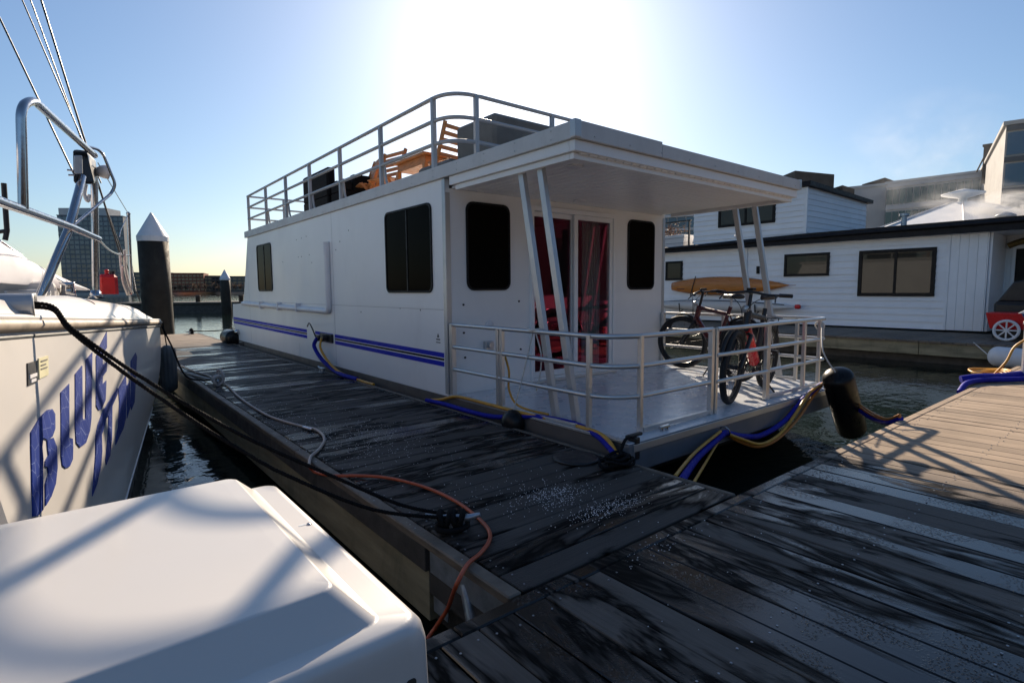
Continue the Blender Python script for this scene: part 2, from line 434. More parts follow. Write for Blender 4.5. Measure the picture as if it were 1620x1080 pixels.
def door_glass():
    m, nt, b = newmat('pink_filmed_glass')
    out = nt.nodes['Material Output']; nt.nodes.remove(b)
    t = N(nt, 'ShaderNodeBsdfTransparent'); t.inputs[0].default_value = (.82, .80, .80, 1)
    g = N(nt, 'ShaderNodeBsdfGlossy'); g.inputs['Color'].default_value = (.95, .12, .27, 1); g.inputs['Roughness'].default_value = .02
    mx = N(nt, 'ShaderNodeMixShader'); mx.inputs[0].default_value = .055; nt.links.new(t.outputs[0], mx.inputs[1]); nt.links.new(g.outputs[0], mx.inputs[2])
    nt.links.new(mx.outputs[0], out.inputs['Surface']); return m
M['door_glass'] = door_glass()

# ================================================================== THE SETTING
WATER_Z = -0.5
w = MB(); w.add([(-900, -300, WATER_Z), (1500, -300, WATER_Z), (1500, 1600, WATER_Z), (-900, 1600, WATER_Z)], [(0, 1, 2, 3)])
tag(w.build('water', M['water']), 'dark green harbour water between the docks', 'water', kind='structure')

# ---- main dock: boards run away from the camera (along y)
PITCH, GAP, TH = .1503, .006, .036
EDGE_Y = 1.505
tone = random.Random(3)
main = MB()
for yy in (1.30, .82, .30, -.25, -.8, -1.4, -2.0, -2.7): main.box(-2.4, 10.4, yy-.045, yy+.045, -.25, -TH-.004)
main.box(-2.4, 10.4, 1.40, 1.47, -.42, -TH-.004); main.box(-2.4, 10.4, -2.9, 1.38, -.50, -.26)
main_o = main.build('main_dock', M['dark_timber'])
tag(main_o, 'wide timber main dock with boards running away from the viewer', 'dock', kind='structure')
def plank_mesh(name, lx, ly, mat, c=.0035):
    m = MB(); m.cbox(-lx/2, lx/2, -ly/2, ly/2, -TH, 0, c); me = m.mesh(name); me.materials.append(mat); return me
Y0, Y1 = -2.95, 1.4315
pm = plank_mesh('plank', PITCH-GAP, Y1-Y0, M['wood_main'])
x = .755*1.13-15*PITCH
k = 0
while x < 10.2:
    o = link('plank', pm, main_o, loc=(x+PITCH/2, (Y0+Y1)/2, tone.uniform(-.0025, .0015)))
    o.rotation_euler = (0, tone.uniform(-.012, .012), 0); x += PITCH
ex = -1.5
while ex < 10.2:
    lx = min(2.44, 10.3-ex)
    em = plank_mesh('edge_board', lx-.005, EDGE_Y-.006-(Y1+.004), M['wood_main'], .006)
    link('edge_board', em, main_o, loc=(ex+lx/2, (EDGE_Y-.006+Y1+.004)/2, .001)); ex += 2.44
fb = -1.5
while fb < 10.2:
    part('fascia_board', M['timber'], main_o, lambda m: m.box(fb+.004, min(fb+2.996, 10.3), EDGE_Y-.045, EDGE_Y-.008, -.36, -TH-.003), .004); fb += 3.0
sc = MB()
def screw(m, x, y, z=.001, r=.0042):
    n = 7; m.add([(x+r*math.cos(2*math.pi*i/n), y+r*math.sin(2*math.pi*i/n), z+.0012) for i in range(n)]+[(x+r*math.cos(2*math.pi*i/n), y+r*math.sin(2*math.pi*i/n), z-.002) for i in range(n)],
                 [tuple(range(n))]+[(i, (i+1) % n, n+(i+1) % n, n+i) for i in range(n)])
x = .755*1.13-15*PITCH
while x < 10.2:
    for yy in (1.375, .82, .30, -.25):
        for s in (-.042, .042): screw(sc, x+PITCH/2+s+tone.uniform(-.006, .006), yy+tone.uniform(-.02, .02))
    if int(x/PITCH) % 4 == 0:
        screw(sc, x, 1.468); screw(sc, x+.04, 1.468)
    x += PITCH
tag(sc.build('screw_heads', M['screw'], main_o), kind='stuff')

# ---- finger dock: boards run across (along x)
FX0, FX1, FY0, FY1 = 1.195, 2.80, EDGE_Y, 17.35
fd = MB()
for xx in (1.27, 2.0, 2.72): fd.box(xx-.05, xx+.05, FY0+.01, FY1-.02, -.26, -TH-.004)
fd.box(FX0+.14, FX1-.10, FY0+.05, FY1-.1, -.52, -.27)
finger = fd.build('finger_dock', M['dark_timber'])
tag(finger, 'narrow timber finger dock running along the white houseboat', 'dock', kind='structure')
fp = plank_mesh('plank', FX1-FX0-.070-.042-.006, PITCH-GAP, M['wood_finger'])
y = FY0+.006
while y < FY1-.15:
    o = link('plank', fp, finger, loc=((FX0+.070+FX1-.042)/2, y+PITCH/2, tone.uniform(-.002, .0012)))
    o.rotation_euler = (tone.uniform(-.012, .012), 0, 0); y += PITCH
FEND = y
yy = FY0+.004
while yy < FEND-.05:
    L = min(2.44, FEND-yy)
    lm = plank_mesh('edge_board', .064, L-.006, M['wood_edge'], .006)
    link('edge_board', lm, finger, loc=(FX0+.033, yy+L/2, .0015))
    rm = plank_mesh('edge_board', .036, L-.006, M['wood_edge'], .006)
    link('edge_board', rm, finger, loc=(FX1-.019, yy+L/2, .0015)); yy += 2.44
yy = FY0+.62
while yy < FEND-.1:
    L = min(2.44, FEND-yy)
    part('fascia_board', M['dark_timber'], finger, lambda m: m.box(FX0+.004, FX0+.040, yy+.003, yy+L-.003, -.155, -TH-.002), .004)
    part('side_beam', M['timber'], finger, lambda m: m.box(FX0+.022, FX0+.075, yy+.004, yy+L-.004, -.40, -.158), .004)
    part('fascia_board', M['dark_timber'], finger, lambda m: m.box(FX1-.040, FX1-.006, yy+.003, yy+L-.003, -.30, -TH-.002), .004)
    yy += 2.44
part('end_board', M['timber'], finger, lambda m: m.box(FX0+.01, FX1-.01, FEND-.02, FEND+.02, -.34, -TH-.002), .004)
# galvanised corner bracket and brace pipe where finger and main dock meet
part('corner_bracket', M['galv'], finger, lambda m: (m.box(FX0+.016, FX0+.028, EDGE_Y+.01, EDGE_Y+.60, -.15, -.045), m.box(FX0+.03, FX0+.035, EDGE_Y+.48, EDGE_Y+.60, -.34, -.05),
     m.box(FX0+.02, FX0+.10, EDGE_Y+.01, EDGE_Y+.60, -.062, -.050)), .002)
part('brace_pipe', M['galv'], finger, lambda m: m.tube([(FX0+.03, EDGE_Y+.34, -.10), (FX0+.00, EDGE_Y+.20, -.35), (FX0-.02, EDGE_Y+.14, -.52)], .024, 12))
sc = MB(); y = FY0+.006
while y < FEND-.05:
    for xx in (1.30, 2.0, 2.71):
        for s in (-.042, .042): screw(sc, xx+tone.uniform(-.015, .015), y+PITCH/2+s+tone.uniform(-.006, .006))
    if int(y/PITCH) % 3 == 0:
        screw(sc, FX0+.03, y); screw(sc, FX0+.03, y+.05)
    y += PITCH
tag(sc.build('screw_heads', M['screw'], finger), kind='stuff')

# ---- ice-melt grains scattered on the boards
gr = MB(); rg = random.Random(5)
def grain(x, y, r):
    a = rg.uniform(0, 6.28); c, s = math.cos(a)*r, math.sin(a)*r
    gr.add([(x+c, y+s, .001), (x-s, y+c, .001), (x-c, y-s, .001), (x+s, y-c, .001), (x, y, .001+r*1.2)], [(0, 1, 4), (1, 2, 4), (2, 3, 4), (3, 0, 4)])
for (cx, cy, sx, sy, n) in ((2.02, 2.13, .13, .08, 460), (2.10, 1.83, .15, .05, 420), (1.85, 2.35, .25, .18, 140), (1.75, 3.9, .22, .35, 420), (1.45, 4.6, .18, .7, 320),
                            (1.95, 1.42, .10, .05, 40), (1.7, 2.9, .3, .5, 60), (2.05, 1.25, .4, .2, 40), (1.45, 6.2, .12, 1.2, 120)):
    for i in range(n):
        gx, gy = rg.gauss(cx, sx), rg.gauss(cy, sy)
        if FX0+.03 < gx < FX1-.02 and gy > EDGE_Y or gy < EDGE_Y-.02: grain(gx, gy, rg.uniform(.0010, .0036))
tag(gr.build('ice_melt_grains', M['salt']), 'white ice-melt grains scattered over the wet boards', 'salt', kind='stuff')

# ================================================================== THE WHITE HOUSEBOAT
BX0, BX1 = 2.89, 6.38
DZ = .08
hb = thing('houseboat', 'white two-deck houseboat with blue side stripes, roof railing and open front porch', 'houseboat', (4.63, 7.9, WATER_Z))
def hpart(name, mat, fn, bevel=0.0, seg=2, parent=None): return part(name, mat, parent or hb, fn, bevel, seg)
# hull below the deck
hull = hpart('hull', M['hull_dark'], lambda m: m.prism([(3.35, -.75), (13.0, -.75), (13.2, -.13), (2.42, -.13)], 'x', BX0+.03, BX1-.03))
hpart('hull_band', M['hull_band'], lambda m: m.prism([(2.40, -.125), (13.24, -.125), (13.26, .074), (2.40, .074)], 'x', BX0-.002, BX0+.03), .004)
hpart('hull_band', M['hull_band'], lambda m: m.prism([(2.40, -.125), (13.24, -.125), (13.26, .074), (2.40, .074)], 'x', BX1-.03, BX1+.002), .004)
hpart('bow_plate', M['bow_grey'], lambda m: m.box(BX0-.004, BX1+.004, 2.325, 2.398, -.125, .074), .008)
deck = hpart('front_deck', M['deck_paint'], lambda m: m.box(BX0, BX1, 2.33, 4.7, .0755, DZ+.004), .004)
hpart('deck_edge_trim', M['alu_dull'], lambda m: (m.box(BX0-.012, BX0+.035, 2.36, 4.56, .079, .099), m.box(BX0+.04, BX1-.04, 2.318, 2.34, .02, .072)), .003)
# side walls
side = [(4.585, .076), (13.25, .076), (13.5, .5), (13.45, .85), (12.5, .88), (11.9, 2.19), (4.585, 2.19)]
wall = hpart('side_wall', M['white_alu'], lambda m: m.prism(side, 'x', BX0, BX0+.055), .004)
hpart('side_wall', M['white_alu'], lambda m: m.prism(side, 'x', BX1-.055, BX1), .004)
hpart('stern_wall', M['white_alu'], lambda m: (m.hexa([(BX0+.056, 12.45, .88), (BX1-.056, 12.45, .88), (BX1-.056, 12.4, .88), (BX0+.056, 12.4, .88), (BX0+.056, 11.88, 2.18), (BX1-.056, 11.88, 2.18), (BX1-.056, 11.82, 2.18), (BX0+.056, 11.82, 2.18)]),
      m.box(BX0+.056, BX1-.056, 13.2, 13.25, .09, .85), m.box(BX0+.056, BX1-.056, 12.3, 13.2, .80, .84)))
# panel seams on the long wall: thin proud battens
for (yy, z0, z1) in ((7.50, .60, .80), (9.02, .08, .30)):
    hpart('seam_strip', M['white_alu'], lambda m: m.box(BX0-.003, BX0+.002, yy-.006, yy+.006, z0, z1))
hpart('seam_strip', M['white_alu'], lambda m: m.box(BX0-.003, BX0+.002, 4.62, 7.3, .955, .962))
# front wall round the doorway
DX0, DX1, DZT = 3.955, 5.345, 2.03
fw = hpart('front_wall', M['white_wall'], lambda m: (m.box(BX0+.001, DX0, 4.58, 4.64, .0855, 2.10), m.box(DX1, BX1-.001, 4.58, 4.64, .0855, 2.10), m.box(DX0+.0005, DX1-.0005, 4.58, 4.64, DZT+.001, 2.10)))
hpart('corner_trim', M['alu_dull'], lambda m: (m.box(BX0-.004, BX0+.05, 4.572, 4.579, .10, 2.06), m.box(BX0-.006, BX0-.001, 4.575, 4.63, .10, 2.185)), .002)
hpart('corner_trim', M['alu_dull'], lambda m: m.box(BX1-.05, BX1+.004, 4.572, 4.579, .10, 2.06), .002)
# interior room seen through the glass
rm = hpart('cabin_interior', M['room'], lambda m: (m.box(BX0+.056, BX1-.056, 4.66, 8.5, .02, .10), m.box(BX0+.056, BX1-.056, 8.5, 8.55, .1, 2.1)))
hpart('cabin_counter', M['room'], lambda m: (m.box(3.2, 4.4, 6.4, 6.9, .10, .95), m.box(5.4, 6.3, 5.5, 6.6, .1, .55)), .01, parent=rm)
# sliding door
dr = hpart('sliding_door', M['white_alu'], lambda m: m.ring([(DX0, .086), (DX1, .086), (DX1, DZT), (DX0, DZT)], [(DX0+.045, .135), (DX1-.045, .135), (DX1-.045, DZT-.05), (DX0+.045, DZT-.05)], 'y', 4.545, 4.66), .004)
DM = 4.655
hpart('door_panel', M['white_alu'], lambda m: m.ring([(DX0+.047, .137), (DM+.03, .137), (DM+.03, DZT-.052), (DX0+.047, DZT-.052)], [(DX0+.095, .20), (DM-.03, .20), (DM-.03, DZT-.105), (DX0+.095, DZT-.105)], 'y', 4.605, 4.64), .003, parent=dr)
hpart('door_panel', M['white_alu'], lambda m: m.ring([(DM-.025, .137), (DX1-.047, .137), (DX1-.047, DZT-.052), (DM-.025, DZT-.052)], [(DM+.035, .20), (DX1-.095, .20), (DX1-.095, DZT-.105), (DM+.035, DZT-.105)], 'y', 4.56, 4.595), .003, parent=dr)
hpart('pane', M['door_glass'], lambda m: m.box(DX0+.09, DM-.025, 4.620, 4.624, .19, DZT-.10), parent=dr)
hpart('pane', M['door_glass'], lambda m: m.box(DM+.03, DX1-.09, 4.574, 4.578, .19, DZT-.10), parent=dr)
hpart('handle', M['pvc'], lambda m: m.tube(fillet([(DX0+.105, 4.60, .93), (DX0+.105, 4.565, .94), (DX0+.105, 4.565, 1.12), (DX0+.105, 4.60, 1.13)], .02), .009), parent=dr)
cu = MB(); xs = [DM+.29+.0052*i for i in range(60)]
cv = [(xx, 4.74+.022*math.sin(i*.75)+.005*math.sin(i*1.9), z) for z in (.16, 1.94) for i, xx in enumerate(xs)]
cu.add(cv, [(i, i+1, 61+i, 60+i) for i in range(59)], True); cu.build('curtain', M['curtain'], dr)
hpart('threshold', M['alu'], lambda m: m.box(DX0+.01, DX1-.01, 4.50, 4.544, .086, .112), .004, parent=dr)
# windows
def hwin(ax, a0, a1, b0, b1, r, face, sgn):
    win = hpart('window', M['trim_black'], lambda m: m.ring(rrect(a0, a1, b0, b1, r), rrect(a0+.022, a1-.022, b0+.022, b1-.022, r-.015), ax, face-sgn*.001, face+sgn*.016), .003)
    hpart('pane', M['dark_glass'], lambda m: m.prism(rrect(a0+.018, a1-.018, b0+.018, b1-.018, r-.012), ax, face-sgn*.001, face+sgn*.007), parent=win)
    return win
wA = hwin('x', 4.83, 5.85, 1.10, 2.00, .075, BX0, -1)
hpart('mullion', M['trim_black'], lambda m: m.box(BX0-.014, BX0-.001, 5.33, 5.355, 1.122, 1.978), parent=wA)
wB = hwin('x', 10.33, 11.25, 1.13, 1.99, .07, BX0, -1)
hpart('mullion', M['trim_black'], lambda m: m.box(BX0-.014, BX0-.001, 10.77, 10.80, 1.152, 1.968), parent=wB)
hwin('y', 3.125, 3.68, 1.12, 2.0, .085, 4.58, -1)
hwin('y', 5.60, 6.15, 1.11, 2.0, .085, 4.58, -1)
# stripes (they climb slightly towards the stern)
def stripe(mat, n0, n1, ya, yb):
    def z(y, zn): return zn+(y-4.61)*.0072
    hpart('stripe', mat, lambda m: m.hexa([(BX0-.003, ya, z(ya, n0)), (BX0+.004, ya, z(ya, n0)), (BX0+.004, yb, z(yb, n0)), (BX0-.003, yb, z(yb, n0)),
                                             (BX0-.003, ya, z(ya, n1)), (BX0+.004, ya, z(ya, n1)), (BX0+.004, yb, z(yb, n1)), (BX0-.003, yb, z(yb, n1))]))
for (ya, yb) in ((4.65, 7.50), (7.58, 8.28), (8.65, 13.44)):
    stripe(M['stripe_blue'], .458, .505, ya, yb); stripe(M['stripe_black'], .428, .449, ya, yb); stripe(M['stripe_blue'], .368, .416, ya, yb)
# white drain pipe on the side
pp = hpart('drain_pipe', M['pvc'], lambda m: m.tube(fillet([(BX0-.03, 7.60, 1.78), (BX0-.03, 7.60, .84), (BX0-.03, 12.4, .885)], .09), .042, 12))
hpart('pipe_cap', M['pvc'], lambda m: m.cyl((BX0-.03, 7.60, 1.62), (BX0-.03, 7.60, 1.80), .048, 12), parent=pp)
for yy in (8.9, 9.9, 11.0): hpart('pipe_clip', M['pvc'], lambda m: m.box(BX0-.078, BX0, yy-.02, yy+.02, .80, .94), parent=pp)
# inlet plate, small decal, fittings on the front wall
hpart('power_inlet', M['black_metal'], lambda m: (m.box(BX0-.03, BX0, 7.56, 8.02, .40, .52), m.cyl((BX0-.10, 7.75, .46), (BX0-.02, 7.75, .46), .05), m.cyl((BX0-.10, 7.93, .45), (BX0-.02, 7.93, .45), .045)), .006)
hpart('decal', M['black_metal'], lambda m: (m.prism([(4.735, .655), (4.775, .655), (4.755, .695)], 'x', BX0-.003, BX0+.001), m.box(BX0-.003, BX0+.001, 4.72, 4.79, .628, .640), m.box(BX0-.003, BX0+.001, 4.715, 4.795, .600, .608)))
hpart('outlet_box', M['alu_dull'], lambda m: (m.box(3.32, 3.42, 4.53, 4.579, .50, .60), m.cyl((3.37, 4.50, .56), (3.37, 4.54, .56), .03)), .006)
hpart('round_cap', M['pvc'], lambda m: m.lathe([(.05, 0), (.05, .01), (.035, .016)], (3.40, 4.579, .76), (0, -1, 0)))
for (xx, zz) in ((3.08, .98), (3.80, 1.0), (3.08, .70), (3.80, .70), (3.09, .45), (3.82, .48)):
    hpart('screw_cap', M['black_metal'], lambda m: m.cyl((xx, 4.570, zz), (xx, 4.58, zz), .011, 8))
# ---- roof and canopy
RX0, RX1, RY0, RY1 = 2.862, 6.40, 2.815, 12.02
rf = hpart('roof', M['fascia_grey'], lambda m: (m.box(RX0, RX0+.04, RY0+.041, RY1, 2.192, 2.312), m.box(RX1-.04, RX1, RY0+.041, RY1, 2.192, 2.300), m.box(RX0, 3.875, RY0, RY0+.04, 2.192, 2.316), m.box(3.877, RX1, RY0, RY0+.04, 2.192, 2.298),
      m.box(RX0+.041, RX1-.041, RY1-.04, RY1, 2.192, 2.30), m.box(RX0+.041, RX1-.041, RY0+.042, RY1-.042, 2.20, 2.285)), .004)
hpart('corner_cap', M['alu_dull'], lambda m: m.box(RX0-.006, RX0+.06, RY0-.006, RY0+.05, 2.194, 2.322), .008, parent=rf)
hpart('corner_cap', M['alu_dull'], lambda m: m.box(RX1-.03, RX1+.008, RY0-.006, RY0+.03, 2.20, 2.304), .006, parent=rf)
hpart('canopy_beam', M['white_alu'], lambda m: (m.box(BX0, BX0+.06, RY0+.09, 4.50, 2.112, 2.190), m.box(BX1-.06, BX1, RY0+.09, 4.57, 2.112, 2.190), m.box(BX0, BX1, RY0+.03, RY0+.088, 2.112, 2.190)), .004, parent=rf)
hpart('canopy_ledge', M['white_alu'], lambda m: (m.box(BX0+.03, BX0+.07, RY0+.115, 4.44, 2.065, 2.110), m.box(BX1-.07, BX1-.03, RY0+.115, 4.44, 2.065, 2.110), m.box(BX0+.03, BX1-.03, RY0+.07, RY0+.113, 2.065, 2.110)), .003, parent=rf)
cbm = MB(); cbm.cbox(-.0445, .0445, -.86, .86, -.008, .008, .007); cme = cbm.mesh('ceiling_board'); cme.materials.append(M['white_alu'])
xx = BX0+.12
while xx < BX1-.08:
    o = link('ceiling_board', cme, rf, loc=(xx, 3.72, 2.108)); o.rotation_euler = (math.pi, 0, 0); xx += .0975
for (px_, py_) in ((909, 264), (917, 318), (1168, 373)):
    c = at(px_, py_, z=2.095); hpart('ceiling_lamp', M['pvc'], lambda m: m.lathe([(.055, .0), (.07, .004), (.07, .02)], (c.x, c.y, 2.085)), parent=rf)
# rivets along the roof edge and a few old screw holes in the side
rv = MB()
yy = RY0+.25
while yy < RY1:
    for zz in (2.222, 2.285): rv.sphere((RX0-.001, yy, zz), .006, 6, 4)
    yy += .42
xx = RX0+.2
while xx < RX1:
    rv.sphere((xx, RY0-.001, 2.225), .006, 6, 4); xx += .4
tag(rv.build('rivets', M['alu_dull'], rf), kind='stuff')
sh_ = MB()
for (yy, zz) in ((8.95, 1.93), (8.72, 1.94), (8.5, 1.95), (8.9, 1.66), (8.75, 1.66), (8.4, 1.67), (7.2, 1.78), (7.35, 1.68), (7.8, 1.70), (5.1, .92), (5.55, .93), (6.6, .86), (9.7, 1.62), (8.3, 1.55), (6.9, 1.9)):
    sh_.cyl((BX0-.002, yy, zz), (BX0+.002, yy, zz), .009, 8)
tag(sh_.build('screw_holes', M['black_metal'], wall), kind='stuff')
for yy in (7.48, 12.0): hpart('panel_seam', M['fascia_grey'], lambda m: m.box(BX0-.0016, BX0+.001, yy-.004, yy+.004, .10, 2.18 if yy < 11.5 else 1.9), parent=wall)
hpart('panel_seam', M['fascia_grey'], lambda m: m.box(BX0-.0022, BX0+.001, 4.64, 12.4, .93, .938), parent=wall)
# ---- struts
for (xx, yt, yf) in ((2.985, 3.55, 3.17), (2.985, 3.317, 2.94), (6.335, 3.55, 3.17), (6.335, 3.31, 2.94)):
    hpart('strut', M['alu_dull'], lambda m: m.beam((xx+(.03 if xx < 4 else 0), yf, .085), (xx, yt, 2.107), .045, .06, (0, 1, 0)), .004)
# ---- lower railing
ZR = (.79, .575, .355)
lr = hpart('front_railing', M['alu'], lambda m: m.tube(fillet([(2.915, 4.55, ZR[0]), (2.915, 2.46, ZR[0]), (4.10, 2.46, ZR[0])], .36, 8), .019, 8))
for z in ZR[1:]: hpart('rail', M['alu'], lambda m: m.tube(fillet([(2.915, 4.55, z), (2.915, 2.46, z), (4.10, 2.46, z)], .36, 8), .019, 8), parent=lr)
for z in ZR: hpart('rail', M['alu'], lambda m: m.tube([(4.135, 2.44, z), (5.00, 2.44, z)], .018, 8), parent=lr)
for z in ZR: hpart('rail', M['alu'], lambda m: m.tube(fillet([(5.04, 2.46, z), (6.30, 2.46, z), (6.30, 2.74, z)], .05, 4), .019, 8), parent=lr)
for z in ZR: hpart('rail', M['alu'], lambda m: m.tube([(6.32, 2.76, z), (6.32, 4.55, z)], .018, 8), parent=lr)
for bb in ((2.90, 2.93, 2.85, 3.75, .100, .122), (3.2, 4.10, 2.445, 2.475, .095, .125), (5.04, 6.18, 2.445, 2.475, .095, .125), (6.31, 6.335, 2.75, 4.5, .09, .12)): hpart('base_rail', M['alu'], lambda m: m.box(*bb), .003, parent=lr)
for (xx, yy, ww) in ((2.915, 4.53, .05), (2.915, 3.80, .035), (2.915, 3.745, .035), (2.915, 2.72, .035), (3.17, 2.46, .035), (4.09, 2.46, .04), (4.14, 2.45, .035), (5.00, 2.45, .035), (5.045, 2.46, .04), (5.80, 2.46, .035), (6.16, 2.46, .035), (6.32, 2.76, .035), (6.32, 3.65, .035), (6.32, 4.53, .045)):
    hpart('post', M['alu'], lambda m: m.box(xx-ww/2, xx+ww/2, yy-ww/2, yy+ww/2, .088, .80), .004, parent=lr)
# ---- roof railing
RZ = (2.985, 2.77, 2.55)
X0r = 2.915
ur = hpart('roof_railing', M['rail_grey'], lambda m: m.tube(fillet([(X0r, 11.85, RZ[0]), (X0r, 4.48, RZ[0]), (6.08, 4.48, RZ[0])], .34, 10), .020, 8))
for z in RZ[1:]: hpart('rail', M['rail_grey'], lambda m: m.tube(fillet([(X0r, 11.85, z), (X0r, 4.48, z), (6.08, 4.48, z)], .34, 10), .020, 8), parent=ur)
for z in RZ: hpart('rail', M['rail_grey'], lambda m: m.tube([(X0r, 11.85, z), (6.08, 11.85, z), (6.08, 4.48, z)], .018, 8), parent=ur)
for yy in (11.8, 10.6, 9.45, 8.32, 7.16, 5.96, 4.80):
    hpart('post', M['rail_grey'], lambda m: m.box(X0r-.022, X0r+.022, yy-.022, yy+.022, 2.290, 2.985), .004, parent=ur)
    if yy not in (11.8, 4.80):
        hpart('post_brace', M['rail_grey'], lambda m: m.tube(fillet([(X0r+.05, yy-.10, 2.29), (X0r+.035, yy-.045, 2.36), (X0r+.02, yy-.035, 2.56)], .05), .015, 8), parent=ur)
    hpart('post', M['rail_grey'], lambda m: m.box(6.06, 6.10, yy-.02, yy+.02, 2.287, 2.985), .004, parent=ur)
for xx in (3.20, 4.2, 5.2): hpart('post', M['rail_grey'], lambda m: m.box(xx-.022, xx+.022, 4.46, 4.50, 2.287, 2.985), .004, parent=ur)
for xx in (3.6, 4.6, 5.5): hpart('post', M['rail_grey'], lambda m: m.box(xx-.02, xx+.02, 11.83, 11.87, 2.288, 2.985), .004, parent=ur)
# small deck fittings
hpart('chrome_cleat', M['steel'], lambda m: (m.beam((3.30, 2.385, .115), (3.42, 2.385, .115), .022, .022), m.cyl((3.33, 2.385, .08), (3.33, 2.385, .115), .012), m.cyl((3.39, 2.385, .08), (3.39, 2.385, .115), .012)), .006)
hpart('corner_bollard', M['black_metal'], lambda m: (m.box(2.95, 3.00, 2.32, 2.40, -.04, .115), m.beam((2.90, 2.36, .125), (3.06, 2.36, .125), .03, .024)), .008)
hpart('stern_light', M['steel'], lambda m: (m.sphere((2.85, 13.0, .26), .055), m.box(2.80, 2.89, 12.6, 12.8, -.02, .06)))
hpart('stern_ladder', M['alu'], lambda m: (m.tube([(3.0, 13.45, .85), (3.0, 13.75, .05)], .02), m.tube([(3.4, 13.45, .85), (3.4, 13.75, .05)], .02), *[m.tube([(3.0, 13.45+.3*k, .85-.8*k), (3.4, 13.45+.3*k, .85-.8*k)], .018) for k in (.3, .55, .8)]))

# ================================================================== ON THE HOUSEBOAT ROOF
RT = 2.288
# big covered box
cv = MB(); cv.cbox(3.60, 5.9, 4.72, 5.45, RT, 2.975, .035); cv.cbox(3.35, 3.59, 5.20, 5.9, RT, 2.56, .03)
tag(cv.build('covered_sofa', M['grey_cover']), 'large boxy sofa under a grey cover at the front of the roof deck', 'sofa')
def folding_chair(loc, rz, label, z=RT):
    t = thing('folding_chair', label, 'chair', (0, 0, 0), 'wooden folding chairs on the roof deck')
    W = .50
    for s in (-1, 1):
        part('leg', M['teak'], t, lambda m: m.beam((s*W/2, .17, 0), (s*W/2, -.16, .92), .03, .05), .004)
        part('leg', M['teak'], t, lambda m: m.beam((s*(W/2-.035), -.24, 0), (s*(W/2-.035), .18, .46), .024, .04), .004)
    for k in range(5):
        f = .53+.085*k; yb = .17-.33*f/.92
        part('back_slat', M['teak'], t, lambda m: m.beam((-W/2, yb, f), (W/2, yb, f), .02, .052), .003)
    for k in range(6):
        part('seat_slat', M['teak'], t, lambda m: m.box(-W/2+.02, W/2-.02, -.17+k*.065, -.12+k*.065, .44, .458), .003)
    t.location = (loc[0], loc[1], z); t.rotation_euler = (0, 0, rz); t.scale = (.96, .96, .92); return t
folding_chair((3.72, 8.02, 0), RAD(78), 'wooden folding chair on the roof nearest the dark wicker armchair')
folding_chair((3.72, 7.42, 0), RAD(100), 'wooden folding chair on the roof in the middle, in front of the table')
folding_chair((3.86, 5.95, 0), RAD(12), 'wooden folding chair on the roof standing against the grey covered sofa')
tb = thing('wooden_table', 'slatted wooden table between the folding chairs on the roof', 'table', (4.0, 6.65, RT))
for k in range(7): part('table_slat', M['teak'], tb, lambda m: m.box(3.62+.105*k, 3.62+.105*k+.095, 6.22, 7.08, 2.84, 2.868), .004)
part('apron', M['teak'], tb, lambda m: m.box(3.68, 4.30, 6.28, 7.02, 2.74, 2.838), .004)
for (xx, yy) in ((3.68, 6.28), (4.28, 6.28), (3.68, 7.0), (4.28, 7.0)): part('leg', M['teak'], tb, lambda m: m.box(xx-.03, xx+.03, yy-.03, yy+.03, RT, 2.74), .004)
def wicker(loc, wx, wy, h, label):
    t = thing('wicker_armchair', label, 'armchair', (loc[0], loc[1], RT), 'dark wicker armchairs on the roof deck')
    x, y = loc
    part('base', M['wicker'], t, lambda m: m.cbox(x-wx/2, x+wx/2, y-wy/2, y+wy/2, RT, RT+.36, .02))
    part('backrest', M['wicker'], t, lambda m: m.cbox(x-wx/2, x-wx/2+.14, y-wy/2, y+wy/2, RT+.361, RT+h, .03))
    for s in (-1, 1): part('armrest', M['wicker'], t, lambda m: m.cbox(x-wx/2+.141, x+wx/2, y+s*(wy/2-.07)-.07, y+s*(wy/2-.07)+.07, RT+.361, RT+.60, .02))
    part('cushion', M['grey_cover'], t, lambda m: m.cbox(x-wx/2+.145, x+wx/2-.02, y-wy/2+.15, y+wy/2-.15, RT+.362, RT+.47, .03))
wicker((3.75, 9.35), .8, 1.15, .80, 'tall dark wicker armchair at the back of the roof deck')
wicker((3.72, 8.42), .7, .55, .50, 'low dark wicker seat on the roof next to the tall wicker armchair')

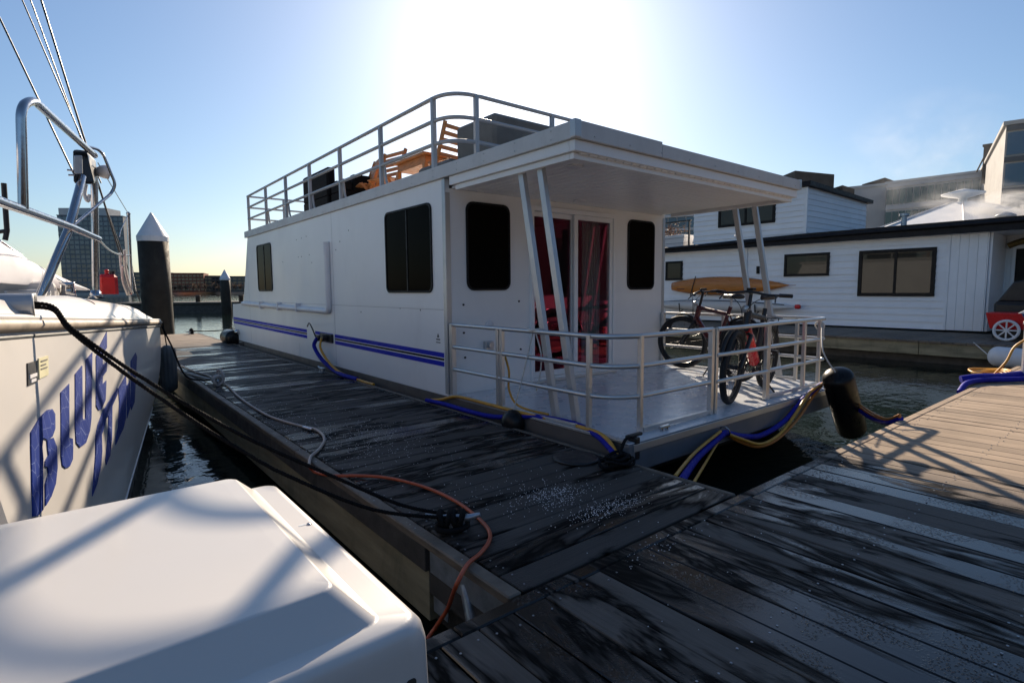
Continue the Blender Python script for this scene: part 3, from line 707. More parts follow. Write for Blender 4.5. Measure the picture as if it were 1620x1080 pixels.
# ================================================================== BICYCLES ON THE FRONT DECK
def bicycle(rear, front, lean, frame_mat, label, r=.335, steer=0.0, fat=.028, red_tube=False):
    """built in its own plane: u forward from the rear contact, w up, then placed and leaned"""
    t = thing('bicycle', label, 'bicycle', (rear[0], rear[1], DZ+.006), 'bicycles on the front deck')
    d = Vector((front[0]-rear[0], front[1]-rear[1], 0)); WB = d.length; d.normalize()
    sd = Vector((d.y, -d.x, 0)); up = Vector((0, 0, 1)); up = (up*math.cos(lean)+sd*math.sin(lean)); sd = d.cross(up)
    O = Vector((rear[0], rear[1], DZ+.006))
    def q(u, w, s=0.0): return O+d*u+up*w+sd*s
    fx = WB
    HT, HB = q(fx-.30, .83), q(fx-.25, .64)     # head tube
    BB = q(.44, .30); ST = q(.27, .74); SEAT = q(.235, .93); RA = q(0, r); FA = q(fx, r)
    ax = (HT-HB).normalized()
    sdir = (Matrix.Rotation(steer, 3, ax) @ sd)
    def P(name, mat, fn, parent=None, bevel=0.0): return part(name, mat, parent or t, fn, bevel)
    for (c, a, nm) in ((RA, sd, 'wheel'), (FA, sdir, 'wheel')):
        wh = P(nm, M['tyre'], lambda m: m.torus(c, a, r-fat, fat, 36, 8))
        P('rim', M['black_metal'], lambda m: m.torus(c, a, r-fat*2-.006, .011, 36, 6, 1.0), wh)
        u = a.orthogonal().normalized(); w_ = a.cross(u)
        def spokes(m):
            for i in range(20):
                an = 2*math.pi*i/20; e = c+(u*math.cos(an)+w_*math.sin(an))*(r-fat*2-.008)
                an2 = an+(.5 if i % 2 else -.5); h = c+(u*math.cos(an2)+w_*math.sin(an2))*.022+a*(.025 if i % 4 < 2 else -.025)
                m.tube([h, e], .0014, 4)
            m.cyl(c-a*.045, c+a*.045, .022, 10)
        P('spokes', M['black_metal'], spokes, wh)
        def guard(m):
            pts = [c+(d*math.cos(an)+up*math.sin(an))*(r+.022) for an in [RAD(15+8*i) for i in range(17)]]
            m.tube(pts, .020, 6)
        P('mudguard', M['black_metal'], guard, wh)
    fr = P('frame', frame_mat, lambda m: (m.tube([HT, HB], .034), m.tube([HT-ax*.03, ST], .027), m.tube([BB, SEAT-up*.10], .022),
        m.tube([BB+sd*.03, RA+sd*.06], .011), m.tube([BB-sd*.03, RA-sd*.06], .011), m.tube([ST+sd*.02, RA+sd*.06], .009), m.tube([ST-sd*.02, RA-sd*.06], .009), m.cyl(BB-sd*.05, BB+sd*.05, .03)))
    P('down_tube', M['red_paint'] if red_tube else frame_mat, lambda m: m.tube([HB+ax*.03, BB+up*.02], .052 if red_tube else .036, 10), fr)
    P('fork', M['black_metal'], lambda m: (m.tube([HB+sdir*.0, HB+sdir*.06-ax*.03, FA+sdir*.06], .019), m.tube([HB, HB-sdir*.06-ax*.03, FA-sdir*.06], .019)), fr)
    ht = HT+ax*.16
    P('handlebar', M['black_metal'], lambda m: (m.tube([HT, ht], .016), m.tube([ht, ht+d*.05+up*.02], .016),
        m.tube(smooth_path([ht+d*.05-sdir*.30-d*.09, ht+d*.06-sdir*.16, ht+d*.05+up*.02, ht+d*.06+sdir*.16, ht+d*.05+sdir*.30-d*.09]), .012),
        m.tube([ht+d*.04-sdir*.22, ht+d*.12-sdir*.24-up*.06], .006), m.tube([ht+d*.04+sdir*.22, ht+d*.12+sdir*.24-up*.06], .006)))
    for sg in (-1, 1): P('grip', M['black'], lambda m: m.tube([ht+sdir*.24*sg, ht-d*.06+sdir*.33*sg], .018))
    P('display', M['black_gloss'], lambda m: m.box(ht.x-.035, ht.x+.035, ht.y-.03, ht.y+.03, ht.z+.03, ht.z+.055), bevel=.006)
    P('brake_cables', M['black'], lambda m: (m.tube(smooth_path([ht+d*.1-sdir*.2, ht+d*.16-sdir*.05-up*.1, HB+d*.08]), .0035, 5), m.tube(smooth_path([ht+d*.1+sdir*.2, ht+d*.17+sdir*.03-up*.12, HB+d*.05-up*.06]), .0035, 5)))
    P('headlight', M['alu'], lambda m: m.lathe([(.012, 0), (.032, .03), (.034, .05)], HT+d*.05+up*.02, d))
    def saddle(m):
        for (u0, wd) in ((0, 1),):
            pts = []
            prof = [(-.13, .075), (-.08, .08), (-.02, .06), (.05, .032), (.13, .02), (.15, .012)]
            n = 10; vs = []; fs = []
            for (u, hw) in prof:
                for k in range(n):
                    a = 2*math.pi*k/n; vs.append(SEAT+d*u+sd*(hw*math.cos(a))+up*(.028*math.sin(a)+.015))
            for i in range(len(prof)-1):
                for k in range(n): fs.append((i*n+k, i*n+(k+1) % n, (i+1)*n+(k+1) % n, (i+1)*n+k))
            fs += [tuple(range(n)), tuple((len(prof)-1)*n+k for k in range(n))]
            m.add(vs, fs, True)
    P('saddle', M['black'], saddle)
    P('seat_post', M['alu_dull'], lambda m: m.tube([SEAT-up*.12, SEAT+up*.01], .014))
    cr = P('crank', M['black_metal'], lambda m: (m.torus(BB+sd*.055, sd, .085, .006, 24, 5), m.tube([BB+sd*.05, BB+sd*.065, BB+sd*.075+d*.10-up*.13], .010)))
    P('crank', M['black_metal'], lambda m: m.tube([BB-sd*.05, BB-sd*.065, BB-sd*.075-d*.10+up*.13], .010))
    for sg in (-1, 1): P('pedal', M['black'], lambda m: m.beam(BB+sd*.08*sg+(d*.10-up*.13)*sg, BB+sd*.18*sg+(d*.10-up*.13)*sg, .08, .022), cr)
    P('rack', M['black_metal'], lambda m: (m.tube([q(-.22, .72, .055), q(.2, .73, .055)], .006), m.tube([q(-.22, .72, -.055), q(.2, .73, -.055)], .006), m.tube([q(-.22, .72, -.055), q(-.22, .72, .055)], .006), m.tube([RA+sd*.06, q(-.08, .72, .055)], .006), m.tube([RA-sd*.06, q(-.08, .72, -.055)], .006)))
    P('kickstand', M['black_metal'], lambda m: m.tube([BB-up*.04-d*.05, q(.34, .012, -.20)], .009))
    return t
bicycle((5.74, 3.13), (6.17, 4.16), RAD(5), M['maroon_paint'], 'dark red and black bicycle near the cabin wall, front wheel to the left', r=.345, steer=RAD(32))
bicycle((5.62, 2.76), (4.58, 2.56), RAD(-3), M['black_metal'], 'black electric bicycle with a bright red battery tube behind the front railing', r=.335, fat=.030, steer=RAD(4), red_tube=True)

# ================================================================== FENDERS
def capsule(m, a, b, r, n=20, nose=.35):
    a, b = Vector(a), Vector(b); L = (b-a).length
    prof = [(.02, 0)]
    for i in range(1, 7):
        t = i/6*math.pi/2; prof.append((r*math.sin(t), r*nose*(1-math.cos(t))))
    for i in range(0, 7):
        t = math.pi/2-i/6*math.pi/2; prof.append((max(.02, r*math.sin(t)), L-r*nose*(1-math.cos(t))))
    m.lathe(prof, a, b-a, n)
ff = thing('boat_fender', 'fat black fender hanging at the right front corner of the houseboat', 'fender', (6.2, 2.12, -.4), 'black fenders of the houseboat')
ft, fbt = at(1323, 588, y=2.13), at(1349, 685, y=2.13)
part('body', M['black_gloss'], ff, lambda m: capsule(m, fbt, ft, .140, 28, .55))
part('lanyard', M['rope_white'], ff, lambda m: (m.tube(smooth_path([ft-Vector((0, 0, .02)), at(1302, 555, y=2.25), (6.16, 2.44, .74)]), .007, 6), m.torus((6.16, 2.46, .72), (1, 0, .2), .045, .008, 16, 6), m.tube([(6.15, 2.42, .74), (6.14, 2.41, .58)], .007, 6)))
bf = thing('boat_fender', 'round black ball fender squeezed between finger dock and houseboat porch', 'fender', (2.84, 3.52, 0), 'black fenders of the houseboat')
part('body', M['black_gloss'], bf, lambda m: m.sphere((2.83, 3.50, .02), .115, 20, 12, (.75, 1, 1)))
part('lanyard', M['rope_white'], bf, lambda m: (m.tube(smooth_path([(2.84, 3.50, .13), (2.875, 3.42, .42), (2.92, 3.34, .79)]), .006, 6), m.tube(smooth_path([(2.92, 3.32, .80), (2.95, 3.28, .62), (2.96, 3.30, .45), (2.95, 3.34, .30)]), .006, 6), m.tube(fillet([(2.915, 3.40, .81), (2.89, 3.33, .80), (2.915, 3.26, .81)], .03), .010, 6)))
sf = thing('boat_fender', 'black fender at the far stern end of the houseboat beside the dock', 'fender', (2.82, 13.3, .1), 'black fenders of the houseboat')
part('body', M['black_gloss'], sf, lambda m: capsule(m, (2.80, 13.05, .12), (2.80, 13.75, .12), .17, 16, .5))
part('lanyard', M['rope_white'], sf, lambda m: m.tube([(2.85, 13.4, .25), (3.0, 13.45, .85)], .008, 6))
# dark puddle-soaked rubber mat at the houseboat corner
tag(part('rubber_pad', M['black'], None, lambda m: m.lathe([(.155, .0035), (.16, .010), (.13, .016)], (2.58, 2.52, 0), n=24)), 'flat round black rubber pad on the dock near the porch corner', 'pad')

# ================================================================== CABLES, HOSES, ROPES
def cable(name, pts, r, mat, label, cat='cable', group=None, n=7):
    m = MB(); m.tube(smooth_path(pts, 7), r, n); return tag(m.build(name, mat), label, cat, group)
X = 2.845
cable('power_cable', [(2.79, 7.93, .45), (2.76, 7.98, .33), (2.765, 7.72, .17), (2.78, 7.35, .06), (2.76, 6.95, .03), (2.79, 6.55, .02)], .028, M['cable_blue'], 'blue sleeved power cable plugged into the houseboat side', group='shore power cables')
cable('power_cable', [(2.79, 7.75, .46), (2.75, 7.70, .33), (2.76, 7.45, .16), (2.775, 7.08, .05), (2.79, 6.6, .018), (2.80, 6.1, .012)], .017, M['cable_yellow'], 'yellow power cable plugged into the houseboat side above the dock', group='shore power cables')
tag(part('black_wire', M['black'], None, lambda m: m.tube(smooth_path([(2.77, 7.93, .47), (2.74, 7.98, .60), (2.76, 8.15, .66), (2.80, 8.35, .60)]), .010, 6)), 'thin black wire arching above the blue and yellow side plugs', 'wire')
cable('power_cable', [(2.79, 4.75, .03), (2.84, 4.62, .05), (2.875, 4.4, .105), (2.875, 3.9, .112), (2.875, 3.5, .11), (2.93, 3.0, .10), (2.90, 2.68, .11), (2.86, 2.5, .09), (2.80, 2.36, .03), (2.76, 2.30, .02)], .015, M['cable_yellow'], 'yellow power cable lying along the edge of the porch deck', group='shore power cables')
cable('power_cable', [(2.75, 4.78, .03), (2.79, 4.5, .028), (2.785, 4.1, .03), (2.83, 3.75, .03), (2.90, 3.3, .10), (2.955, 2.9, .105), (2.88, 2.62, .09), (2.83, 2.46, .05), (2.77, 2.36, .03)], .021, M['cable_blue'], 'blue sleeved cable lying along the edge of the porch deck', group='shore power cables')
cable('power_cable', [(2.96, 3.80, .62), (3.0, 3.76, .42), (2.97, 3.72, .25), (3.0, 3.62, .12), (3.05, 3.3, .095)], .010, M['cable_yellow'], 'thin yellow cable dangling from the porch railing post', group='shore power cables')
# black coil of rope and plugs at the front corner
rk = random.Random(2)
coil = MB()
for k in range(7):
    c = Vector((2.68+rk.uniform(-.03, .03), 2.24+rk.uniform(-.04, .04), .012+k*.008)); R_ = rk.uniform(.05, .10)
    coil.tube([c+Vector((R_*math.cos(a)*1.2, R_*math.sin(a)*.8, .008*math.sin(3*a+k))) for a in [2*math.pi*i/22 for i in range(22)]], .010, 6, closed=True)
coil.tube(smooth_path([(2.76, 2.30, .05), (2.85, 2.33, .12), (2.96, 2.36, .12)]), .011, 6)
tag(coil.build('rope_coil', M['rope_black']), 'tangled black rope coil on the dock at the porch corner', 'rope')
A = at(1147, 684, y=2.29)
B = at(1300, 606, y=2.34)
def drape(name, r, mat, label, off, sag, pts):
    cable(name, [Vector(p)+Vector(off) for p in pts], r, mat, label, group='shore power cables')
D0 = at(1084, 752, z=-.02); 
drape('power_cable', .025, M['cable_blue'], 'thick blue cable hanging from the bow down to the finger dock', (0, 0, 0), 0, [at(1078, 760, x=2.86), at(1105, 722, y=2.20), A])
drape('power_cable', .012, M['cable_yellow'], 'yellow cable to the left of the thick blue one at the bow', (0, 0, 0), 0, [at(1068, 753, x=2.86), at(1100, 715, y=2.2), at(1140, 682, y=2.285)])
drape('power_cable', .010, M['cable_yellow'], 'thin yellow cable to the right of the thick blue one at the bow', (0, 0, 0), 0, [at(1097, 764, x=2.88), at(1122, 722, y=2.2), at(1143, 686, y=2.285)])
drape('power_cable', .024, M['cable_blue'], 'thick blue cable looping along the bow to the right corner', (0, 0, 0), 0, [A, at(1175, 690, y=2.29), at(1205, 688, y=2.29), at(1242, 665, y=2.28), at(1272, 630, y=2.29), at(1300, 607, y=2.33)])
drape('power_cable', .014, M['cable_orange'], 'orange cable sagging below the bow towards the right corner', (0, 0, 0), 0, [A, at(1170, 698, y=2.27), at(1200, 706, y=2.27), at(1230, 694, y=2.26), at(1262, 662, y=2.26), at(1285, 628, y=2.28), at(1300, 610, y=2.31)])
drape('power_cable', .014, M['cable_yellow'], 'yellow cable twisted beside the orange one below the bow', (0, 0, 0), 0, [A, at(1172, 694, y=2.25), at(1204, 702, y=2.25), at(1234, 686, y=2.24), at(1258, 655, y=2.24), at(1280, 622, y=2.26), at(1302, 606, y=2.30)])
tag(part('cable_tie', M['steel'], None, lambda m: m.torus(A+Vector((0, -.0, .01)), (1, 0, .3), .042, .005, 18, 5)), 'steel ring holding the cables at the bow edge', 'ring')
for k, (r, mt, lb) in enumerate(((.026, 'cable_blue', 'blue cable running from behind the black fender to the main dock edge'), (.011, 'cable_orange', 'orange cable running from behind the black fender, uppermost of the pair'), (.011, 'cable_orange', 'orange cable running from behind the black fender, lower of the pair'))):
    o = (-.015*k, 0, .03*k)
    drape('power_cable', r, M[mt], lb, o, 0, [at(1308, 612, y=2.28), at(1352, 642, y=2.05), at(1378, 660, y=1.85), at(1404, 668+2*k, y=1.62), at(1425, 662+2*k, y=1.49)])
# hose lying on the finger dock: pale far part, orange near part
g = lambda px, py, z=.014: at(px, py, z=z)
cable('garden_hose', [g(287, 578), g(310, 588), g(330, 594), g(345, 604), g(360, 610), g(375, 625), g(395, 640), g(420, 655), g(440, 663), g(470, 672), g(497, 678), g(510, 687), g(513, 697), g(505, 710), g(492, 722), g(489, 735)], .0105, M['hose_pale'], 'pale weathered hose snaking along the left edge of the finger dock', 'hose')
cable('garden_hose', [g(489, 738, .01), at(500, 747, x=1.18), g(527, 752), g(570, 752), g(610, 755), g(652, 764), g(690, 777), g(725, 795), g(755, 818), g(773, 838), g(774, 855), g(760, 875), g(740, 892), at(722, 925, z=-.02), at(708, 962, z=-.22), at(690, 990, z=-.32), at(676, 1010, z=-.36)], .0095, M['hose_orange'], 'orange hose curving over the near end of the finger dock', 'hose')
tag(part('hose_coupling', M['steel'], None, lambda m: m.cyl(g(480, 676), g(494, 680), .016)), 'bright metal hose coupling on the finger dock boards', 'coupling')
# cleats on the finger dock
def cleat(c, ang, L, label):
    t = thing('dock_cleat', label, 'cleat', (c[0], c[1], 0), 'galvanised dock cleats')
    d = Vector((math.cos(ang), math.sin(ang), 0)); c = Vector(c)
    part('horn', M['galv'], t, lambda m: m.tube([c-d*L/2+Vector((0, 0, .075)), c-d*L*.3+Vector((0, 0, .06)), c+d*L*.3+Vector((0, 0, .06)), c+d*L/2+Vector((0, 0, .075))], [.010, .017, .017, .010], 10))
    part('foot', M['galv'], t, lambda m: (m.cyl(c-d*L*.16, c-d*L*.16+Vector((0, 0, .06)), .018), m.cyl(c+d*L*.16, c+d*L*.16+Vector((0, 0, .06)), .018), m.beam(c-d*L*.26+Vector((0, 0, .005)), c+d*L*.26+Vector((0, 0, .005)), .05, .008)))
    return t
c1 = at(716, 826, z=.04); c1.z = .003
cleat(c1, RAD(-38), .26, 'galvanised cleat with black mooring rope on the near finger dock')
wr = MB()
dd = Vector((math.cos(RAD(-38)), math.sin(RAD(-38)), 0))
for k in range(4):
    cc = c1+dd*(-.05+.03*k)+Vector((0, 0, .055))
    wr.torus(cc, dd+Vector((0, 0, .3*(-1)**k)), .034, .016, 16, 6)
wr.tube([c1+Vector((.075*math.cos(a), .06*math.sin(a), .022)) for a in [2*math.pi*i/18 for i in range(18)]], .015, 6, closed=True)
tag(wr.build('rope_wrap', M['rope_black']), 'black rope wound round the near galvanised cleat', 'rope')
c2 = at(345, 606, z=.03); c2.z = .003
cleat(c2, RAD(80), .24, 'galvanised cleat with grey rope on the far left dock edge')
wr = MB()
for k in range(3): wr.torus(c2+Vector((0, -.04+.04*k, .07)), (.2, 1, .2*k), .05, .016, 16, 6)
wr.torus(c2+Vector((.03, 0, .12)), (1, .3, .1), .07, .015, 18, 6)
tag(wr.build('rope_wrap', M['rope_white']), 'grey rope wound round the far left cleat', 'rope')
c3 = Vector((2.70, 7.55, .003)); cleat(c3, RAD(90), .24, 'galvanised cleat on the dock below the side power plugs')
c4 = at(303, 527, z=.02); c4.z = .003; cleat(c4, RAD(10), .3, 'dark cleat with rope at the sunlit far end of the dock')
tag(part('rope_wrap', M['rope_black'], None, lambda m: (m.torus(c4+Vector((0, 0, .06)), (1, .2, 0), .07, .03, 16, 6), m.tube(smooth_path([c4+Vector((0, 0, .08)), c4+Vector((.5, -.2, .06)), c4+Vector((1.1, -1.0, .15)), (2.95, 13.4, .30)]), .014, 6))), 'dark mooring rope from the far cleat to the houseboat stern', 'rope')

# ================================================================== DOCK BOX IN THE FOREGROUND
def dock_box():
    t = thing('dock_box', 'big white fibreglass dock box with raised lid in the near left corner', 'dock box', (-.3, 1.1, 0))
    x0, x1, y0, y1 = -1.15, .412, .708, 1.53
    def rr(i, r, n=6): return rrect(x0+i, x1-i, y0+i, y1-i, r, n)
    def loft(m, rings):
        n = len(rings[0][0]); vs = []
        for (P, z) in rings: vs += [(p[0], p[1], z) for p in P]
        fs = []
        for k in range(len(rings)-1):
            for i in range(n): fs.append((k*n+i, k*n+(i+1) % n, (k+1)*n+(i+1) % n, (k+1)*n+i))
        m.add(vs, fs, True)
        m.add(vs[-n:], [tuple(range(n))], False)
    def lid(m):
        R = []
        for (i, z) in ((.000, .475), (-.004, .50), (-.002, .585), (.003, .606), (.012, .617), (.024, .620)): R.append((rr(i, .045-min(.02, max(0, i))), z))
        # raised panel: shallow slope on the sides, steeper at the front
        def pan(ix0, ix1, iy0, iy1, r): return rrect(x0+ix0, x1-ix1, y0+iy0, y1-iy1, r, 6)
        R.append((pan(.05, .062, .046, .020, .022), .6205)); R.append((pan(.055, .068, .052, .026, .022), .6225))
        R.append((pan(.10, .112, .100, .058, .022), .668)); R.append((pan(.106, .118, .106, .064, .022), .6715)); R.append((pan(.13, .145, .13, .09, .02), .6722))
        loft(m, R)
    lo_ = part('lid', M['white_gel'], t, lid)
    wnm = lo_.modifiers.new('wn', 'WEIGHTED_NORMAL'); wnm.keep_sharp = True; wnm.weight = 100
    part('body', M['white_gel'], t, lambda m: loft(m, [(rrect(x0+.05, x1-.05, y0+.05, y1-.05, .04, 6), .002), (rrect(x0+.02, x1-.02, y0+.02, y1-.02, .04, 6), .474)]))
    part('scuff', M['dark_timber'], t, lambda m: m.prism(rrect(x1-.052, x1-.036, .528, .546, .005, 3), 'y', y0-.0052, y0-.0035))
    part('rivet', M['steel'], t, lambda m: m.lathe([(.006, 0), (.005, .002)], (x1-.028, 1.19, .6202), n=10))
    part('bird_dropping', M['galv'], t, lambda m: m.prism(rrect(x1-.050, x1-.034, 1.19, 1.197, .003, 2), 'z', .6195, .6208))
dock_box()

# ================================================================== THE SAILBOAT ON THE LEFT
def Gx(y):
    if y <= 8.0: return .95-.197*(8.4-y)
    return .871+.197*(y-8.0)-.16*(y-8.0)**2
def Gz(y): return .74+(8.4-y)*.048
def Wx(y):
    if y <= 8.0: return .29+(y-5.19)*.138
    return .678+.138*(y-8.0)-.15*(y-8.0)**2
def hullx(y, z):
    t = max(0.0, min(1.2, (Gz(y)-z)/(Gz(y)+.5)))
    return Gx(y)*(1-t)+Wx(y)*t+.07*math.sin(math.pi*min(t, 1))
sb = thing('sailboat', 'white sailboat with blue name lettering moored left of the finger dock', 'sailboat', (-1.3, 6, WATER_Z))
def spart(name, mat, fn, bevel=0.0, parent=None): return part(name, mat, parent or sb, fn, bevel)
ys = [2.1+.2*i for i in range(46)]          # stern 2.1 .. bow 11.1
CX = -1.35
def hull_side(z_hi, z_lo, nz):
    vs = []; fs = []
    for y in ys:
        for k in range(nz+1):
            f = k/nz; zh = z_hi(y); z = zh+(z_lo-zh)*f
            vs.append((max(CX, hullx(y, z)), y, z))
    n = nz+1
    for i in range(len(ys)-1):
        for k in range(nz): fs.append((i*n+k, i*n+k+1, (i+1)*n+k+1, (i+1)*n+k))
    return vs, fs
def hull_fn(m):
    vs, fs = hull_side(lambda y: Gz(y), -.34, 14); m.add(vs, fs, True)
    m.add([(2*CX-x, y, z) for (x, y, z) in vs], [tuple(reversed(f)) for f in fs], True)
    # transom
    n = 15; L = vs[:n]; m.add(L+[(2*CX-x, y, z) for (x, y, z) in L], [(k, k+1, n+k+1, n+k) for k in range(n-1)])
hl = spart('hull', M['white_gel'], hull_fn)
def boot(m):
    vs, fs = hull_side(lambda y: -.34, -.7, 3); m.add(vs, fs, True)
    m.add([(2*CX-x, y, z) for (x, y, z) in vs], [tuple(reversed(f)) for f in fs], True)
    L = vs[:4]; m.add(L+[(2*CX-x, y, z) for (x, y, z) in L], [(k, k+1, 4+k+1, 4+k) for k in range(3)])
spart('boot_top', M['hull_dark'], boot)
spart('waterline_stripe', M['pvc'], lambda m: m.tube([(hullx(y, -.30)+.001, y, -.30) for y in ys[:38]], .008, 6))
spart('rub_rail', simple('weathered_rub_rail', (.40, .33, .26), .6, var=.4, scale=7, dirt=((.04, .03, .025), .95, 5)), lambda m: m.tube([(Gx(y)+.008, y, Gz(y)) for y in ys[:38]], .026, 8))
spart('rub_strip', M['hull_dark'], lambda m: m.tube([(Gx(y)+.002, y, Gz(y)-.045) for y in ys[:38]], .012, 6))
spart('rail_cap', M['white_gel'], lambda m: m.tube([(Gx(y)+.004, y, Gz(y)+.028) for y in ys[:38]], .016, 8))
def decksurf(m):
    prof = [(0, .02), (.06, .10), (.12, .155), (.17, .185), (.22, .19), (.30, .17), (.5, .17)]
    vs = []; fs = []; n = len(prof)+1
    for y in ys[:40]:
        sc_ = 1.0 if y < 7.2 else max(.25, 1-(y-7.2)*.55)
        zt = min(Gz(y)+.2, 1.105)
        for (i, h) in prof: vs.append((max(CX, Gx(y)-i), y, Gz(y)+min(h*sc_, max(.05, 1.115-Gz(y)))))
        vs.append((CX, y, Gz(y)+.2*sc_))
    for i in range(39):
        for k in range(n-1): fs.append((i*n+k, i*n+k+1, (i+1)*n+k+1, (i+1)*n+k))
    m.add(vs, fs, True)
    m.add([(2*CX-x, y, z) for (x, y, z) in vs], [tuple(reversed(f)) for f in fs], True)
spart('deck', M['white_gel'], decksurf)
# cabin trunk, canvas dodger, blue-grey hatch
def pl(px_, py_, y): return at(px_, py_, y=y)
spart('cabin_trunk', M['white_gel'], lambda m: m.prism([(5.6, 1.0), (9.6, .9), (9.3, 1.12), (8.4, 1.16), (6.8, 1.20), (5.6, 1.22)], 'x', CX-.9, -.05), .04)
dtop = [pl(-90, 300, 4.9), pl(0, 366, 5.4), pl(70, 421, 6.2), pl(138, 457, 7.2)]
dbot = [pl(-90, 446, 4.5), pl(0, 449, 5.0), pl(70, 455, 6.0), pl(138, 461, 7.2)]
def dodger(m):
    vs = []
    for k in range(4):
        mid = (dtop[k]+dbot[k])/2+Vector((.06, -.03, 0))
        vs += [dbot[k], mid, dtop[k], dtop[k]+Vector((-.6, .1, .10)), dtop[k]+Vector((-1.4, .1, .0))]
    m.add(vs, [(k*5+i, k*5+i+1, (k+1)*5+i+1, (k+1)*5+i) for k in range(3) for i in range(4)], True)
dg = spart('canvas_dodger', M['canvas'], dodger)
mod = dg.modifiers.new('thick', 'SOLIDIFY'); mod.thickness = .012
mod = dg.modifiers.new('sub', 'SUBSURF'); mod.levels = 2; mod.render_levels = 2
spart('boom_cover', M['canvas'], lambda m: m.tube([(-1.35, 3.2, 2.0), (-1.35, 6.3, 2.1)], [.10, .16], 12))
spart('dodger_frame', M['steel'], lambda m: m.tube([pl(-20, 400, 5.3), pl(0, 382, 5.4), pl(60, 425, 5.9), pl(118, 458, 6.6)], .013))
spart('whip_stub', M['black_metal'], lambda m: (m.tube([pl(6, 290, 4.6), pl(11, 365, 4.6), pl(8, 380, 4.6)], .014), m.tube([pl(11, 365, 4.6), pl(-10, 368, 4.6)], .012)))
spart('winch', M['steel'], lambda m: m.lathe([(.06, 0), (.05, .05), (.045, .09), (.055, .12)], (.02, 5.9, 1.10)))
spart('grab_rail', M['alu_dull'], lambda m: m.box(-.35, -.08, 5.5, 6.9, 1.10, 1.16), .02)
# pushpit and arch in stainless tube
spart('arch', M['steel'], lambda m: m.tube(fillet([pl(37, 330, 3.4), pl(33, 168, 3.4), pl(52, 158, 3.5), pl(150, 246, 4.85)], .09, 8), .020, 14))
spart('top_rail', M['steel'], lambda m: m.tube([pl(-60, 296, 2.7), pl(0, 319, 3.1), pl(40, 333, 3.45), pl(110, 358, 4.3), pl(156, 378, 5.0)], .021, 14))
spart('diagonal_leg', M['steel'], lambda m: m.tube([pl(62, 472, 4.3), pl(108, 365, 4.4), pl(124, 305, 4.65), pl(130, 280, 4.75)], .0245, 14))
spart('corner_post', M['steel'], lambda m: (m.tube([pl(152, 470, 5.0), pl(149, 280, 5.0)], .0225, 14), m.lathe([(.05, 0), (.035, .03), (.026, .06)], pl(152, 472, 5.0))))
spart('thin_loop', M['steel'], lambda m: m.tube(fillet([pl(138, 232, 4.8), pl(161, 238, 4.9), pl(183, 292, 4.9), pl(176, 306, 4.9), pl(110, 362, 4.4)], .06), .010, 10))
spart('stanchion', M['steel'], lambda m: (m.tube([pl(208, 466, 6.8), pl(203, 338, 6.8)], .0165, 10), m.sphere(pl(203, 338, 6.8), .02, 10, 6)))
spart('lifeline', M['steel'], lambda m: (m.tube(smooth_path([pl(156, 378, 5.0), pl(172, 395, 5.8), pl(190, 403, 6.4), pl(206, 404, 6.8)]), .008, 6), m.tube([pl(155, 258, 4.9), pl(203, 338, 6.8)], .004, 5), m.tube(smooth_path([pl(203, 340, 6.8), pl(192, 362, 6.6), pl(189, 375, 6.5)]), .004, 5), m.tube([pl(206, 404, 6.8), pl(216, 462, 7.6)], .005, 5)))
# outboard bracket box on the rail
ob = spart('equipment_box', M['black_metal'], lambda m: m.hexa([pl(116, 292, 4.70), pl(150, 292, 4.80), pl(156, 288, 5.05), pl(122, 288, 4.95), pl(114, 234, 4.70), pl(136, 236, 4.80), pl(152, 252, 5.05), pl(130, 250, 4.95)]), .02)
spart('mounting_pad', M['alu_dull'], lambda m: m.hexa([pl(118, 275, 4.66), pl(131, 275, 4.66), pl(131, 275, 4.69), pl(118, 275, 4.69), pl(117, 246, 4.66), pl(130, 246, 4.66), pl(130, 246, 4.69), pl(117, 246, 4.69)]), .004, parent=ob)
spart('bolt', M['steel'], lambda m: (m.tube([pl(106, 269, 4.7), pl(118, 270, 4.7)], .006), m.tube([pl(108, 277, 4.7), pl(118, 277, 4.7)], .006)), parent=ob)
spart('lamp', M['pvc'], lambda m: m.lathe([(.02, -.05), (.045, 0), (.05, .03), (.01, .05)], pl(162, 272, 5.0), (1, 0, .1)), parent=ob)
spart('snap_hook', M['pvc'], lambda m: m.tube(smooth_path([pl(136, 292, 4.8), pl(134, 308, 4.8), pl(139, 318, 4.8), pl(142, 308, 4.8)]), .012, 6), parent=ob)
# shrouds run from the masthead (out of view) down to the side deck
def shroud(p0, p1, ym, y1, r):
    a = at(p1[0], p1[1], y=y1)
    dx = (p1[0]-p0[0])/(p1[1]-p0[1]); top = at(p0[0]+dx*(-1500-p0[1]), -1500, y=ym)
    spart('shroud', M['black_metal'], lambda m: m.tube([a, top], r, 6))
shroud((0, 30), (124, 290), 6.3, 4.9, .006); shroud((35, 0), (160, 290), 6.3, 5.4, .005); shroud((65, 0), (190, 402), 6.3, 7.0, .009)
shroud((150, 280), (222, 478), 6.4, 7.6, .006)
for k, (a, b) in enumerate((((190, 400), (205, 466)), ((197, 395), (209, 464)), ((194, 420), (202, 466)))):
    spart('netting_rope', M['rope_white'], lambda m: m.tube(smooth_path([pl(a[0], a[1], 6.5), pl((a[0]+b[0])/2-4, (a[1]+b[1])/2, 6.6), pl(b[0], b[1], 6.8)]), .012, 6))
# rope chock: silver mouth at the left
spart('chock', M['alu_dull'], lambda m: [m.ring([(c[0]*1.0, c[1]) for c in rrect(2.95, 3.35, 1.03, 1.13, .045)], rrect(2.985, 3.315, 1.045, 1.115, .033), 'x', -.30, -.10)], .006)
